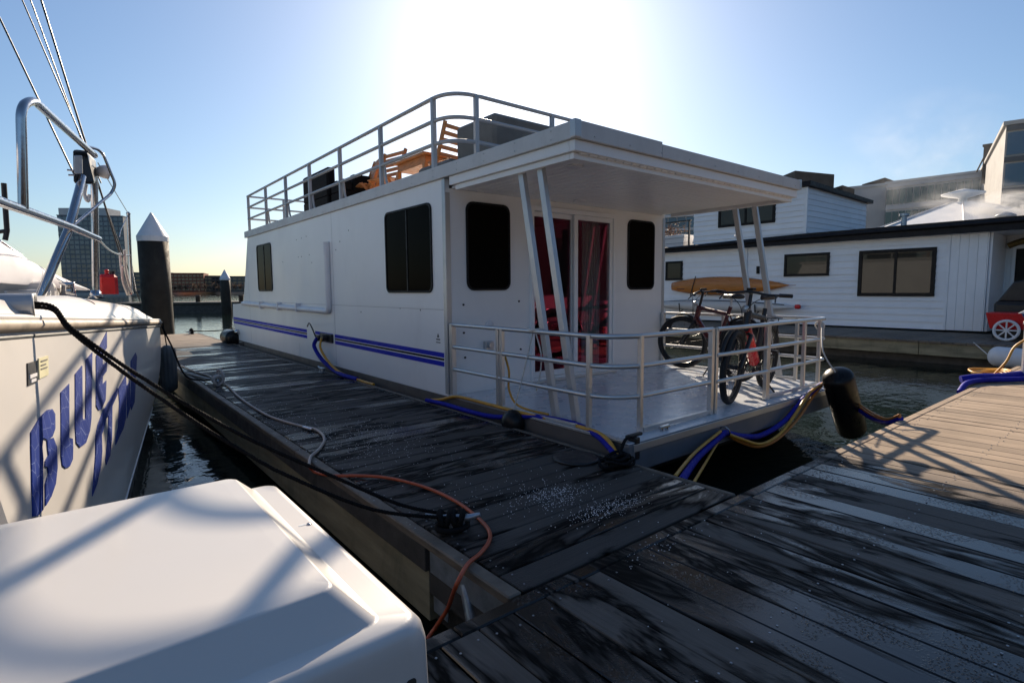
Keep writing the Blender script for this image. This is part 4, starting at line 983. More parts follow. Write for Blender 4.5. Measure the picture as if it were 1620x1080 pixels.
# name letters traced on the hull side
def on_hull(px_, py_):
    d = rgt*((px_-810)/FPX)-upv*((py_-540)/FPX)+fwd; o = Vector((0, 0, CAM_Z)); lo, hi = 1.5, 14.0
    f = lambda t: (o+d*t).x-hullx((o+d*t).y, (o+d*t).z)
    t0 = 1.2; prev = f(t0)
    for i in range(1, 700):
        t = 1.2+i*.02; cur = f(t)
        if prev > 0 >= cur or prev < 0 <= cur:
            a, b_ = t-.02, t
            for _ in range(30):
                mm = (a+b_)/2
                if (f(a) > 0) == (f(mm) > 0): a = mm
                else: b_ = mm
            return o+d*a
        prev = cur
    return None
GL = {'letter_b': [[(145,630),(190,555),(225,520),(250,515),(264,540),(264,610),(250,650),(225,665),(205,655),(200,700),(205,760),(203,820),(205,1005),(180,1035),(155,1040),(150,850),(146,700)],
                   [(225,668),(255,655),(272,700),(275,800),(266,880),(245,940),(217,988),(216,880),(232,830),(228,800),(214,795),(216,770),(232,740),(228,710)]],
      'letter_l': [[(292,435),(333,392),(333,655),(350,660),(352,700),(350,760),(335,795),(315,803),(300,790),(294,740)]],
      'letter_u': [[(363,345),(397,303),(399,560),(407,573),(414,560),(416,275),(447,238),(442,560),(435,620),(415,680),(385,702),(368,680),(363,600)]],
      'letter_e': [[(466,260),(485,205),(518,138),(519,215),(505,235),(498,260),(498,300),(519,285),(517,330),(498,355),(497,395),(516,375),(512,470),(495,510),(478,522),(466,500)]],
      'letter_t': [[(505,510),(475,590),(465,640),(463,740),(455,840),(447,940),(470,880),(490,790),(495,720),(493,640),(510,588),(517,545)],
                   [(508,512),(570,408),(572,440),(545,500),(543,660),(535,740),(515,788),(513,760),(525,640),(527,545),(518,560)]],
      'letter_a': [[(575,415),(612,350),(615,400),(612,560),(600,610),(585,640),(562,690),(563,650),(575,600),(580,480)]],
      'letter_i': [[(618,400),(632,375),(633,510),(618,560)]],
      'letter_n': [[(637,280),(660,240),(667,260),(662,340),(655,480),(640,520),(636,500)]]}
def letter(m, polys):
    for poly in polys:
        pts = [on_hull(p[0]/3.0867, 480+p[1]/3.0867) for p in poly]
        if any(p is None for p in pts): continue
        nrm = Vector((1, -.15, 0)).normalized()
        n = len(pts); vs = [p+nrm*.0045 for p in pts]+[p+nrm*.001 for p in pts]
        m.add(vs, [tuple(range(n))]+[(i, (i+1) % n, n+(i+1) % n, n+i) for i in range(n)])
for k, polys in GL.items(): spart(k, M['blue_name'], lambda m: letter(m, polys), parent=hl)
def sticker(name, mat, box, inner):
    def fn(m):
        P = [on_hull(p[0]/3.0867, 480+p[1]/3.0867) for p in box]; nr = Vector((1, -.15, 0)).normalized()
        m.add([p+nr*.005 for p in P]+[p+nr*.001 for p in P], [(0, 1, 2, 3), (0, 1, 5, 4), (1, 2, 6, 5), (2, 3, 7, 6), (3, 0, 4, 7)])
    o = spart(name, mat, fn, parent=hl)
sticker('registration_sticker', M['black_metal'], [(128, 292), (175, 278), (176, 382), (130, 402)], None)
sticker('registration_sticker', simple('pale_yellow_sticker', (.62, .58, .36), .5), [(183, 268), (229, 254), (230, 348), (186, 368)], None)
for bx in ([(136, 350), (170, 338), (170, 354), (136, 368)], [(142, 372), (166, 364), (166, 378), (142, 388)]):
    def fn(m):
        P = [on_hull(p[0]/3.0867, 480+p[1]/3.0867) for p in bx]; nr = Vector((1, -.15, 0)).normalized()
        m.add([p+nr*.0075 for p in P]+[p+nr*.004 for p in P], [(0, 1, 2, 3), (0, 1, 5, 4), (1, 2, 6, 5), (2, 3, 7, 6), (3, 0, 4, 7)])
    spart('sticker_field', M['pvc'], fn, parent=hl)
for bx in ([(190, 280), (222, 270), (222, 276), (190, 287)], [(190, 300), (215, 292), (215, 298), (190, 307)], [(190, 318), (222, 308), (222, 313), (190, 324)]):
    spart('sticker_field', M['dark_timber'], fn, parent=hl)
# red fuel can on the side deck
rc = thing('fuel_can', 'bright red plastic fuel can standing on the sailboat deck', 'fuel can', (.2, 6.0, 1.1))
a0, a1 = at(156, 462, y=6.2), at(187, 462, y=6.2); zt = at(170, 434, y=6.2).z
part('body', M['red_plastic'], rc, lambda m: m.cbox(a0.x, a1.x, 6.12, 6.36, a0.z-.02, zt, .025))
part('handle', M['red_plastic'], rc, lambda m: m.tube(fillet([(a0.x+.06, 6.24, zt-.01), (a0.x+.08, 6.24, zt+.035), (a1.x-.08, 6.24, zt+.035), (a1.x-.06, 6.24, zt-.01)], .02), .012))
part('cap', M['black'], rc, lambda m: m.cyl((a1.x-.03, 6.24, zt-.005), (a1.x-.03, 6.24, zt+.03), .02))
# ribbed fender between hull and dock
rfn = thing('boat_fender', 'grey ribbed fender hanging between sailboat bow and finger dock', 'fender', (1.0, 8.8, -.2))
def rib(m):
    prof = [(.02, 0)]
    for i in range(13): prof += [(.085, .02+i*.045+.006), (.095, .02+i*.045+.022), (.085, .02+i*.045+.038)]
    prof.append((.02, .63)); m.lathe(prof, (1.03, 8.75, -.22), (0, 0, 1), 18)
def ribv(m):
    n = 40; prof = [(.3, -.24), (.92, -.19), (1, -.12), (1, .28), (.92, .36), (.3, .41)]; vs = []; fs = []
    for (s, z) in prof:
        for k in range(n):
            a = 2*math.pi*k/n; r = s*(.098+.008*math.cos(a*12)); vs.append((1.03+r*math.cos(a), 8.75+r*math.sin(a), z))
    for i in range(5):
        for k in range(n): fs.append((i*n+k, i*n+(k+1) % n, (i+1)*n+(k+1) % n, (i+1)*n+k))
    fs += [tuple(range(n)), tuple(5*n+k for k in range(n))]; m.add(vs, fs, True)
part('body', simple('grey_fender_vinyl', (.11, .13, .14), .45, var=.15, scale=8), rfn, ribv)
part('lanyard', M['rope_black'], rfn, lambda m: m.tube([(1.03, 8.75, .40), (.98, 8.55, .74)], .008, 6))
# mooring ropes of the sailboat
Rk = Vector((-.06, 3.13, 1.08))
tag(part('mooring_rope', M['rope_black'], None, lambda m: rope3(m, smooth_path([Rk-Vector((.2, -.05, 0)), Rk, at(111, 517, y=3.04), at(185, 571, y=2.94), at(241, 607, y=2.86), at(315, 651, y=2.75), at(400, 697, y=2.62), at(522, 751, y=2.43), at(631, 797, y=2.25), c1+Vector((-.02, .03, .075))], 8), .009)), 'thick black mooring rope from the sailboat chock to the near cleat, upper strand', 'rope', 'black mooring ropes')
tag(part('mooring_rope', M['rope_black'], None, lambda m: rope3(m, smooth_path([Rk-Vector((.2, .0, .02)), Rk+Vector((0, -.02, -.015)), at(111, 523, y=3.03), at(185, 581, y=2.93), at(241, 621, y=2.85), at(315, 671, y=2.73), at(385, 714, y=2.62), at(455, 752, y=2.5), at(592, 806, y=2.27), c1+Vector((.02, -.03, .06))], 8), .009)), 'thick black mooring rope from the sailboat chock to the near cleat, lower strand', 'rope', 'black mooring ropes')
bw = at(256, 516, y=8.45)
tag(part('mooring_rope', M['rope_black'], None, lambda m: rope3(m, smooth_path([bw, at(272, 548, y=8.3), at(296, 596, y=7.9), c2+Vector((0, .03, .07))], 8), .011)), 'dark rope from the sailboat bow down to the far left cleat', 'rope', 'bow mooring ropes')
tag(part('mooring_rope', M['rope_white'], None, lambda m: m.tube(smooth_path([(1.22, 9.6, .02), g(293, 589, .02), g(318, 596, .02), c2+Vector((0, -.02, .05))], 8), .013, 6)), 'grey rope lying along the dock edge to the far left cleat', 'rope', 'bow mooring ropes')

# ================================================================== PILES AND BREAKWATER
def pile(c, r, zt, hc, label):
    t = thing('mooring_pile', label, 'pile', (c[0], c[1], WATER_Z), 'dark mooring piles with white caps')
    part('shaft', M['pile'], t, lambda m: m.lathe([(r*1.01, -2.0), (r*1.01, .2), (r, 1.0), (r, zt)], (c[0], c[1], 0), n=32))
    part('cap', M['pile_cap'], t, lambda m: m.lathe([(r*1.02, zt-.14), (r*1.04, zt), (.02, zt+hc)], (c[0], c[1], 0), n=32, smooth=False))
pc = at(247, 455, y=18.4); pile((pc.x, 18.4), .375, 2.67, .66, 'big dark mooring pile with white cone cap at the far dock end')
pc = at(357.5, 470, y=44); pile((pc.x, 44), .33, at(357, 440, y=44).z, .62, 'small distant mooring pile with white cone cap beyond the breakwater')
b0, b1 = at(180, 497, z=WATER_Z), at(700, 491, z=WATER_Z)
bwk = thing('breakwater', 'low dark floating breakwater lying across the water behind the dock', 'breakwater', ((b0.x+b1.x)/2, (b0.y+b1.y)/2, WATER_Z))
dv = (b1-b0); nv = Vector((-dv.y, dv.x, 0)).normalized()
part('pontoon', M['dark_timber'], bwk, lambda m: m.hexa([b0+Vector((0,0,-.3)), b1+Vector((0,0,-.3)), b1+nv*3+Vector((0,0,-.3)), b0+nv*3+Vector((0,0,-.3)), b0+Vector((0,0,.70)), b1+Vector((0,0,.70)), b1+nv*3+Vector((0,0,.70)), b0+nv*3+Vector((0,0,.70))]), .05)
part('deck', M['wood_edge'], bwk, lambda m: m.hexa([b0-nv*.2+Vector((0,0,.72)), b1-nv*.2+Vector((0,0,.72)), b1+nv*3.2+Vector((0,0,.72)), b0+nv*3.2+Vector((0,0,.72)), b0-nv*.2+Vector((0,0,.86)), b1-nv*.2+Vector((0,0,.86)), b1+nv*3.2+Vector((0,0,.86)), b0+nv*3.2+Vector((0,0,.86))]), .02)
for k in (.16, .24, .37, .49):
    q_ = b0+dv*k+nv*.5; part('bollard', M['dark_timber'], bwk, lambda m: m.lathe([(.16, .86), (.16, 1.25), (.19, 1.27), (.19, 1.36)], (q_.x, q_.y, WATER_Z), n=12))

# ================================================================== THE FLOATING HOUSE ON THE RIGHT
NX = 17.0
nh = thing('floating_house', 'white clapboard floating house with black roof trim across the water', 'house', (NX+2, 7, WATER_Z))
def npart(name, mat, fn, bevel=0.0, parent=None): return part(name, mat, parent or nh, fn, bevel)
NY0, NY1 = 3.86, 13.4
ZB, ZE = .03, 2.36
lw_ = npart('wall', M['house_white'], lambda m: (m.box(NX+.03, NX+6, NY0, NY1, ZB, ZE), m.box(NX+.03, NX+6, NY0-.72, NY0-.001, ZB, ZE)))
rows = 13; h = (ZE-ZB)/rows
def clap(m, xf, y0, y1, z0, hh):
    m.hexa([(xf-.034, y0, z0), (xf+.028, y0, z0), (xf+.028, y1, z0), (xf-.034, y1, z0), (xf-.004, y0, z0+hh+.006), (xf+.028, y0, z0+hh+.006), (xf+.028, y1, z0+hh+.006), (xf-.004, y1, z0+hh+.006)])
for k in range(rows): npart('siding_board', M['house_white'], lambda m: clap(m, NX, NY0, NY1, ZB+k*h, h), parent=lw_)
# smooth vertical panels at the right end, turning into the porch
for k in range(4): npart('wall_panel', M['house_white'], lambda m: m.box(NX-.012, NX+.029, NY0-.02-.175*(k+1)+.004, NY0-.02-.175*k, ZB, ZE), .004, parent=lw_)
npart('corner_board', M['house_white'], lambda m: (m.box(NX-.03, NX+.02, NY0-.018, NY0+.03, ZB, ZE), m.box(NX-.03, NX+.03, NY0-.745, NY0-.724, ZB, ZE)), .003, parent=lw_)
# windows
def nwin(y0, y1, z0, z1, mul=0, fr=.075, x=NX):
    w_ = npart('window', M['trim_black'], lambda m: m.ring([(y0, z0), (y1, z0), (y1, z1), (y0, z1)], [(y0+fr, z0+fr), (y1-fr, z0+fr), (y1-fr, z1-fr), (y0+fr, z1-fr)], 'x', x-.065, x+.035), .004)
    npart('pane', M['house_glass'], lambda m: m.box(x-.042, x-.036, y0+fr-.004, y1-fr+.004, z0+fr-.004, z1-fr+.004), parent=w_)
    if mul: npart('mullion', M['trim_black'], lambda m: m.box(x-.060, x-.0425, (y0+y1)/2-.03, (y0+y1)/2+.03, z0+fr, z1-fr), parent=w_)
    return w_
def house_glass():
    m, nt, b = newmat('house_window_glass')
    v = coords(nt, (1, 1, 1), 'World')
    c = mixc(nt, noise(nt, v, .8, 3), (.012, .014, .014), (.07, .06, .045)); nt.links.new(c, b.inputs['Base Color'])
    b.inputs['Roughness'].default_value = .03; b.inputs['Specular IOR Level'].default_value = .5; b.inputs['IOR'].default_value = 1.42
    return m
M['house_glass'] = house_glass()
nwin(4.11, 5.84, .86, 2.09, 1, .09); nwin(6.59, 7.86, 1.44, 2.10, 0, .07); nwin(11.4, 12.1, 1.40, 2.07, 0, .07)
# lower roof: black fascia that thickens towards the porch
npart('roof', M['roof_black'], lambda m: (m.prism([(NY1+.2, 2.364), (-2.2, 2.364), (-2.2, 2.68), (7.2, 2.66), (NY1+.2, 2.52)], 'x', NX-.28, NX-.22), m.hexa([(NX-.219, -2.2, 2.50), (NX+6, -2.2, 3.1), (NX+6, NY1+.2, 3.1), (NX-.219, NY1+.2, 2.44), (NX-.219, -2.2, 2.66), (NX+6, -2.2, 3.25), (NX+6, NY1+.2, 3.25), (NX-.219, NY1+.2, 2.50)])), .004)
npart('soffit', M['house_white'], lambda m: m.box(NX-.218, NX+3, -2.2, NY1+.2, 2.364, 2.38))
# upper storey
UY0, UY1, UZ0, UZ1 = 7.30, 11.0, 2.55, 4.02
uw = npart('upper_wall', M['house_white'], lambda m: m.prism([(NX+.03, UZ0), (NX+4.6, UZ0), (NX+4.6, 4.10), (NX+.03, 4.02)], 'y', UY0+.03, UY1))
for k in range(9):
    z0 = UZ0+k*.163
    npart('siding_board', M['house_white'], lambda m: clap(m, NX, UY0, UY1, z0, .163), parent=uw)
    npart('siding_board', M['house_white'], lambda m: m.hexa([(NX-.005, UY0-.020, z0), (NX+4.6, UY0-.020, z0), (NX+4.6, UY0+.028, z0), (NX-.005, UY0+.028, z0), (NX-.005, UY0-.004, z0+.169), (NX+4.6, UY0-.004, z0+.169), (NX+4.6, UY0+.028, z0+.169), (NX-.005, UY0+.028, z0+.169)]), parent=uw)
npart('corner_board', M['house_white'], lambda m: m.box(NX-.032, NX+.05, UY0-.032, UY0+.05, UZ0, UZ1), .003, parent=uw)
npart('upper_roof', M['roof_black'], lambda m: m.hexa([(NX-.15, UY0-.15, 4.04), (NX+4.8, UY0-.15, 3.95), (NX+4.8, UY1+.1, 3.95), (NX-.15, UY1+.1, 4.04), (NX-.15, UY0-.15, 4.17), (NX+4.8, UY0-.15, 4.06), (NX+4.8, UY1+.1, 4.06), (NX-.15, UY1+.1, 4.17)]), .004)
nwin(8.19, 10.07, 3.09, 3.72, 1, .08)
# porch with door, arch sign
npart('porch_wall', M['house_white'], lambda m: (m.box(NX+1.5, NX+1.56, -.3, NY0-.75, ZB, ZE), m.box(NX+.03, NX+1.5, NY0-.80, NY0-.75, ZB, ZE)))
for k in range(13): npart('siding_board', M['house_white'], lambda m: clap(m, NX+1.47, 1.2, 3.0, ZB+k*h, h), parent=lw_)
dd_ = npart('door', M['trim_black'], lambda m: m.box(NX+1.40, NX+1.46, 2.35, 2.85, ZB+.02, 2.02), .01)
npart('door_frame', M['house_white'], lambda m: m.ring([(2.28, ZB), (2.92, ZB), (2.92, 2.10), (2.28, 2.10)], [(2.35, ZB+.02), (2.85, ZB+.02), (2.85, 2.03), (2.35, 2.03)], 'x', NX+1.385, NX+1.475), .005, parent=dd_)
npart('handle', M['steel'], lambda m: m.cyl((NX+1.35, 2.42, 1.1), (NX+1.40, 2.42, 1.1), .03), parent=dd_)
npart('arch_sign', simple('gilded_dark_sign', (.20, .13, .04), .4, metal=.4, var=.6, scale=14), lambda m: m.tube([(NX+1.37, 2.2+.8*i/10, 2.10+.12*math.sin(math.pi*i/10)) for i in range(11)], .075, 8))
npart('porch_post', M['house_white'], lambda m: m.box(NX-.15, NX-.03, .9, 1.02, ZB, ZE), .006)
npart('downpipe', M['house_white'], lambda m: m.tube([(NX-.06, 9.05, 2.36), (NX-.06, 9.05, .1)], .03, 8))
npart('wall_lamp', M['trim_black'], lambda m: (m.box(NX-.09, NX-.03, 8.62, 8.70, 1.62, 1.78), m.cyl((NX-.06, 8.66, 1.55), (NX-.06, 8.66, 1.62), .05)))
npart('roof_vent', M['galv'], lambda m: (m.cyl((NX+1.2, 5.2, 2.6), (NX+1.2, 5.2, 3.05), .07), m.cyl((NX+1.2, 5.2, 3.05), (NX+1.2, 5.2, 3.12), .12)))
npart('gutter', M['roof_black'], lambda m: m.tube([(NX-.33, -2.2, 2.60), (NX-.33, NY1+.2, 2.50)], .045, 8))
# deck of the floating house
nd = thing('house_float', 'dark weathered deck and timber float under the white floating house', 'dock', (15.6, 6, WATER_Z))
yk = -4.0
while yk < 15:
    part('deck_board', M['wood_edge'], nd, lambda m: m.box(13.95, NX+.02, yk+.004, yk+.196, -.065, -.02), .003); yk += .2
part('float_frame', M['dark_timber'], nd, lambda m: m.box(14.2, NX+6, -4, 15, -.9, -.067))
yk = -4.0
while yk < 15:
    part('float_beam', M['timber'], nd, lambda m: m.box(13.99, 14.06, yk+.006, yk+3.794, -.32, -.068), .006); yk += 3.8
# boards stored on the wall
def loz(m, xc, y0, y1, zc, hh, th, tail=.0):
    n = 24; pts = []
    for i in range(n+1):
        u = i/n; w_ = (math.sin(math.pi*min(1, u*.95+.10)))**.75*(1-.12*u) if tail else math.sin(math.pi*u)**.7
        pts.append((y1+(y0-y1)*u, hh*max(.02, w_)))
    vs = []; fs = []; k = 10
    for (y, w_) in pts:
        for j in range(k):
            a = 2*math.pi*j/k; vs.append((xc+th*math.sin(a)*min(1, w_/hh+.25), y, zc+w_*math.cos(a)))
    for i in range(n):
        for j in range(k): fs.append((i*k+j, i*k+(j+1) % k, (i+1)*k+(j+1) % k, (i+1)*k+j))
    fs += [tuple(range(k)), tuple(n*k+j for j in range(k))]; m.add(vs, fs, True)
ob_ = thing('paddle_board', 'long orange wooden paddle board hung on the white house wall', 'paddle board', (NX-.12, 9.6, .9))
part('body', M['board_orange'], ob_, lambda m: loz(m, NX-.14, 7.45, 11.75, 1.18, .32, .07, 1))
part('strap', M['black'], ob_, lambda m: (m.tube([(NX-.22, 10.75, 1.52), (NX-.23, 10.85, 1.2), (NX-.22, 10.95, .84)], .014, 6), m.tube([(NX-.22, 9.0, 1.50), (NX-.23, 8.95, 1.2), (NX-.22, 8.8, .84)], .02, 6)))
part('fin_mark', M['maroon_paint'], ob_, lambda m: m.box(NX-.215, NX-.20, 11.2, 11.5, 1.07, 1.10))
kb = thing('kayak', 'slim white kayak hung below the orange paddle board', 'kayak', (NX-.2, 9.5, .4))
part('body', M['white_gel'], kb, lambda m: loz(m, NX-.25, 7.32, 12.6, .52, .20, .17))
part('bow_cap', M['red_plastic'], kb, lambda m: m.lathe([(.055, 0), (.07, .05), (.065, .14)], (NX-.25, 7.25, .545), (0, 1, 0), 12))
part('deck_line', M['black'], kb, lambda m: m.tube(smooth_path([(NX-.30, 7.7, .60), (NX-.42, 8.6, .66), (NX-.44, 9.6, .70), (NX-.42, 11, .70), (NX-.36, 12, .64)]), .012, 6))
part('bracket', M['black_metal'], kb, lambda m: [m.tube([(NX, y_, .45), (NX-.45, y_, .30), (NX-.5, y_, .60)], .02, 6) for y_ in (8.5, 11.2)])
# balcony beside the upper storey
bal = thing('balcony_railing', 'black balcony railing on the left of the floating house roof', 'railing', (NX, 11.8, 2.5))
part('post', M['black_metal'], bal, lambda m: m.box(NX-.05, NX+.0, 11.15, 11.2, 2.5, 3.42)); part('post', M['black_metal'], bal, lambda m: m.box(NX-.05, NX, 13.2, 13.25, 2.5, 3.42))
part('top_rail', M['black_metal'], bal, lambda m: m.box(NX-.06, NX+.01, 11.1, 13.3, 3.42, 3.47))
for k in range(4): part('wire', M['black_metal'], bal, lambda m: m.tube([(NX-.025, 11.2, 2.7+.18*k), (NX-.025, 13.2, 2.7+.18*k)], .006, 5))
pt = thing('planter', 'white planter with dry brown shrub behind the balcony railing', 'planter', (NX+.3, 11.9, 2.55))
part('tub', M['pvc'], pt, lambda m: m.hexa([(NX+.1, 11.5, 2.5), (NX+.6, 11.5, 2.5), (NX+.6, 12.2, 2.5), (NX+.1, 12.2, 2.5), (NX+.02, 11.4, 3.0), (NX+.68, 11.4, 3.0), (NX+.68, 12.3, 3.0), (NX+.02, 12.3, 3.0)]), .02)
rs = random.Random(9)
def shrub(m):
    for i in range(420):
        a = rs.uniform(0, 6.28); r = abs(rs.gauss(0, .24)); z = 3.0+abs(rs.gauss(.16, .14)); c = Vector((NX+.35+r*math.cos(a), 12.2+1.3*r*math.sin(a), z)); s = rs.uniform(.02, .05)
        u = Vector((rs.uniform(-1, 1), rs.uniform(-1, 1), rs.uniform(-1, 1))).normalized(); v_ = u.orthogonal(); m.add([c-u*s, c+v_*s*.5, c+u*s, c-v_*s*.5], [(0, 1, 2, 3)])
part('leaves', simple('dry_brown_leaves', (.22, .09, .025), .7, var=.4, scale=30), pt, shrub)
# grill and red wagon on the porch deck
gl = thing('covered_grill', 'grill under a black cover standing on the house porch', 'grill', (15.9, 2.2, 0))
part('cover', M['black'], gl, lambda m: (m.cbox(15.75, 16.5, 1.1, 2.75, -.02, .78, .05), m.prism([(1.15, .775), (2.7, .775), (2.45, 1.20), (2.0, 1.30), (1.5, 1.12)], 'x', 15.8, 16.45)), .03)
wg = thing('red_wagon', 'red wagon with white spoked wheels on the house porch deck', 'wagon', (15.1, 2.0, 0))
wc = at(1593, 516, x=15.0)
part('tub', M['red_plastic'], wg, lambda m: m.hexa([(15.05, wc.y-.55, .22), (15.55, wc.y-.55, .22), (15.55, wc.y+.28, .22), (15.05, wc.y+.28, .22), (15.0, wc.y-.6, .56), (15.6, wc.y-.6, .56), (15.6, wc.y+.36, .56), (15.0, wc.y+.36, .56)]), .02)
wz = wc.z
for dy in (0.0, -.62):
    wl = part('wheel', M['pvc'], wg, lambda m: m.torus((14.96, wc.y+dy, .205), (1, 0, 0), .195, .028, 28, 8))
    part('spoke', M['pvc'], wl, lambda m: [m.beam((14.96, wc.y+dy, .205), (14.96, wc.y+dy+.185*math.cos(a), .205+.185*math.sin(a)), .025, .03, (1, 0, 0)) for a in [2*math.pi*i/8 for i in range(8)]])
    part('hub', M['pvc'], wl, lambda m: m.cyl((14.93, wc.y+dy, .205), (15.05, wc.y+dy, .205), .035))
wf = thing('boat_fender', 'white round-ended fender at the edge of the house float', 'fender', (13.8, 2.0, -.3))
p_ = at(1597, 567, x=13.7)
part('body', M['pvc'], wf, lambda m: capsule(m, p_+Vector((0, -.45, 0)), p_+Vector((0, .32, .03)), .19, 18, .8))
part('lanyard', M['rope_white'], wf, lambda m: m.tube([p_+Vector((0, .3, .03)), (14.0, p_.y+.6, .0)], .01, 6))

# ================================================================== POWER PEDESTAL AND CABLES AT THE RIGHT END OF THE DOCK
pd = thing('power_pedestal', 'white dock power pedestal with blue lamp top at the right edge', 'pedestal', (9.1, 1.15, 0))
pe = at(1606, 560, z=.2); PX, PY = 9.05, 1.13
part('column', M['white_gel'], pd, lambda m: m.cbox(PX-.13, PX+.13, PY-.13, PY+.13, .0, .66, .02))
part('collar', M['white_gel'], pd, lambda m: m.cbox(PX-.14, PX+.14, PY-.14, PY+.14, .66, .70, .01))
part('lamp_band', simple('blue_lamp_lens', (.03, .10, .28), .3), pd, lambda m: m.hexa([(PX-.12, PY-.12, .70), (PX+.12, PY-.12, .70), (PX+.12, PY+.12, .70), (PX-.12, PY+.12, .70), (PX-.16, PY-.16, .79), (PX+.16, PY-.16, .79), (PX+.16, PY+.16, .79), (PX-.16, PY+.16, .79)]))
part('top', M['white_gel'], pd, lambda m: m.hexa([(PX-.19, PY-.19, .79), (PX+.19, PY-.19, .79), (PX+.19, PY+.19, .79), (PX-.19, PY+.19, .79), (PX-.08, PY-.08, .87), (PX+.08, PY-.08, .87), (PX+.08, PY+.08, .87), (PX-.08, PY+.08, .87)]), .01)
cl = MB()
cpos = at(1565, 594, z=.02)
for k in range(5):
    R_ = .16+.02*k
    cl.tube([cpos+Vector((R_*math.cos(a)*1.4, R_*math.sin(a)*.8, .01+.012*k+.01*math.sin(2*a+k))) for a in [2*math.pi*i/26 for i in range(26)]], .011, 6, closed=True)
tag(cl.build('cable_coil', M['cable_yellow']), 'coiled yellow cable on the dock beside the pedestal', 'cable')
cable('power_cable', [at(1573, 592, z=.05), at(1592, 572, x=8.75), at(1606, 548, x=8.85), (PX-.14, PY+.05, .52)], .014, M['cable_yellow'], 'yellow cable rising from the coil to the white pedestal', group='pedestal cables')
cable('power_cable', [at(1520, 600, x=8.1), at(1545, 597, z=.06), at(1580, 596, z=.05), at(1606, 593, z=.05), at(1640, 590, z=.05)], .045, M['cable_blue'], 'thick blue cable bundle lying across the dock by the pedestal', group='pedestal cables', n=10)
cable('power_cable', [at(1518, 620, x=7.6), at(1530, 606, z=.03), at(1556, 601, z=.04), at(1600, 600, z=.04), at(1640, 598, z=.04)], .03, M['cable_blue'], 'thinner blue cable hanging over the dock edge by the pedestal', group='pedestal cables')

# ================================================================== LAND AND BUILDINGS BEHIND, RIGHT
def dp(px_, py_, d):
    return Vector((0, 0, CAM_Z))+(rgt*((px_-810)/FPX)-upv*((py_-540)/FPX)+fwd)*d
ln = MB(); ln.box(34, 400, -120, 60, -1.5, .6)
tag(ln.build('quay', M['concrete']), 'concrete quay behind the floating house', 'quay', kind='structure')
def glassmat(name, lo, hi, sc=.15, rough=.05):
    m, nt, b = newmat(name); v = coords(nt, (1, 1, 1), 'World')
    oi = N(nt, 'ShaderNodeObjectInfo')
    c = mixc(nt, oi.outputs['Random'], lo, hi); nt.links.new(c, b.inputs['Base Color']); b.inputs['Roughness'].default_value = rough; b.inputs['Specular IOR Level'].default_value = .8
    return m
M['pane_green'] = glassmat('greenish_pane', (.02, .035, .035), (.07, .10, .09))
M['pane_blue'] = glassmat('bluish_pane', (.012, .03, .06), (.04, .08, .13))
M['pane_dark'] = glassmat('dark_pane', (.012, .014, .018), (.05, .05, .055))
M['facade_grey'] = simple('grey_facade', (.46, .46, .46), .6, var=.06, scale=.3)
M['facade_dark'] = simple('dark_facade', (.075, .08, .085), .5, var=.1, scale=.3)
M['facade_blue'] = simple('slate_blue_facade', (.11, .13, .155), .5, var=.08, scale=.2)
M['brick'] = simple('red_brick', (.26, .09, .055), .8, var=.2, scale=.5)
M['brick_dark'] = simple('brown_brick', (.13, .10, .085), .8, var=.2, scale=.4)
M['roof_dark'] = simple('brown_roof', (.06, .05, .042), .8, var=.2, scale=.6)
M['tent'] = simple('white_tent_fabric', (.80, .80, .80), .6, var=.03, scale=.5)
def building(name, A, B, zb, depth, wall_mat, label, rows, cols, pane_mat, z0=None, sill=.22, gap=.12, frame=None, cat='building', side=None):
    """facade from A to B (world points at roof height), extruded backwards; every window is its own object sharing one mesh"""
    A, B = Vector(A), Vector(B); zt = (A.z+B.z)/2
    u = Vector((B.x-A.x, B.y-A.y, 0)); W = u.length; u.normalize()
    n = Vector((u.y, -u.x, 0)); c = (A+B)/2
    if n.dot(Vector((0, 0, 0))-Vector((c.x, c.y, 0))) < 0: n = -n
    t = thing(name, label, cat, (c.x, c.y, zb))
    a = Vector((A.x, A.y, 0)); b = Vector((B.x, B.y, 0))
    wl = part('wall', wall_mat, t, lambda m: m.hexa([a+Vector((0,0,zb)), b+Vector((0,0,zb)), b-n*depth+Vector((0,0,zb)), a-n*depth+Vector((0,0,zb)), a+Vector((0,0,zt)), b+Vector((0,0,zt)), b-n*depth+Vector((0,0,zt)), a-n*depth+Vector((0,0,zt))]))
    part('parapet', wall_mat, t, lambda m: m.hexa([a+n*.3-u*.3+Vector((0,0,zt)), b+n*.3+u*.3+Vector((0,0,zt)), b-n*(depth+.3)+u*.3+Vector((0,0,zt)), a-n*(depth+.3)-u*.3+Vector((0,0,zt)), a+n*.3-u*.3+Vector((0,0,zt+.5)), b+n*.3+u*.3+Vector((0,0,zt+.5)), b-n*(depth+.3)+u*.3+Vector((0,0,zt+.5)), a-n*(depth+.3)-u*.3+Vector((0,0,zt+.5))]))
    z0 = zb+1.0 if z0 is None else z0
    if rows*cols:
        ww, hh = W/cols, (zt-z0-.4)/rows
        mb = MB(); mb.beam(-u*ww*(.5-gap), u*ww*(.5-gap), .16, hh*(1-2*sill)); me = mb.mesh('window'); me.materials.append(pane_mat)
        fm = MB(); 
        for i in range(rows):
            for j in range(cols):
                link('window', me, t, loc=a+u*(ww*(j+.5))+n*.05+Vector((0, 0, z0+hh*(i+.5))))
        for i in range(rows+1):
            part('floor_band', frame or wall_mat, t, lambda m: m.beam(a+n*.10+Vector((0, 0, z0+hh*i)), b+n*.10+Vector((0, 0, z0+hh*i)), .30, hh*.16))
    return t
gA, gB = dp(1403, 296, 108), dp(1578, 266, 96)
building('apartment_block', gA, gB, .6, 16, M['facade_grey'], 'glazed grey apartment block behind the steaming white tent', 4, 15, M['pane_green'], z0=3.5, sill=.17, gap=.06)
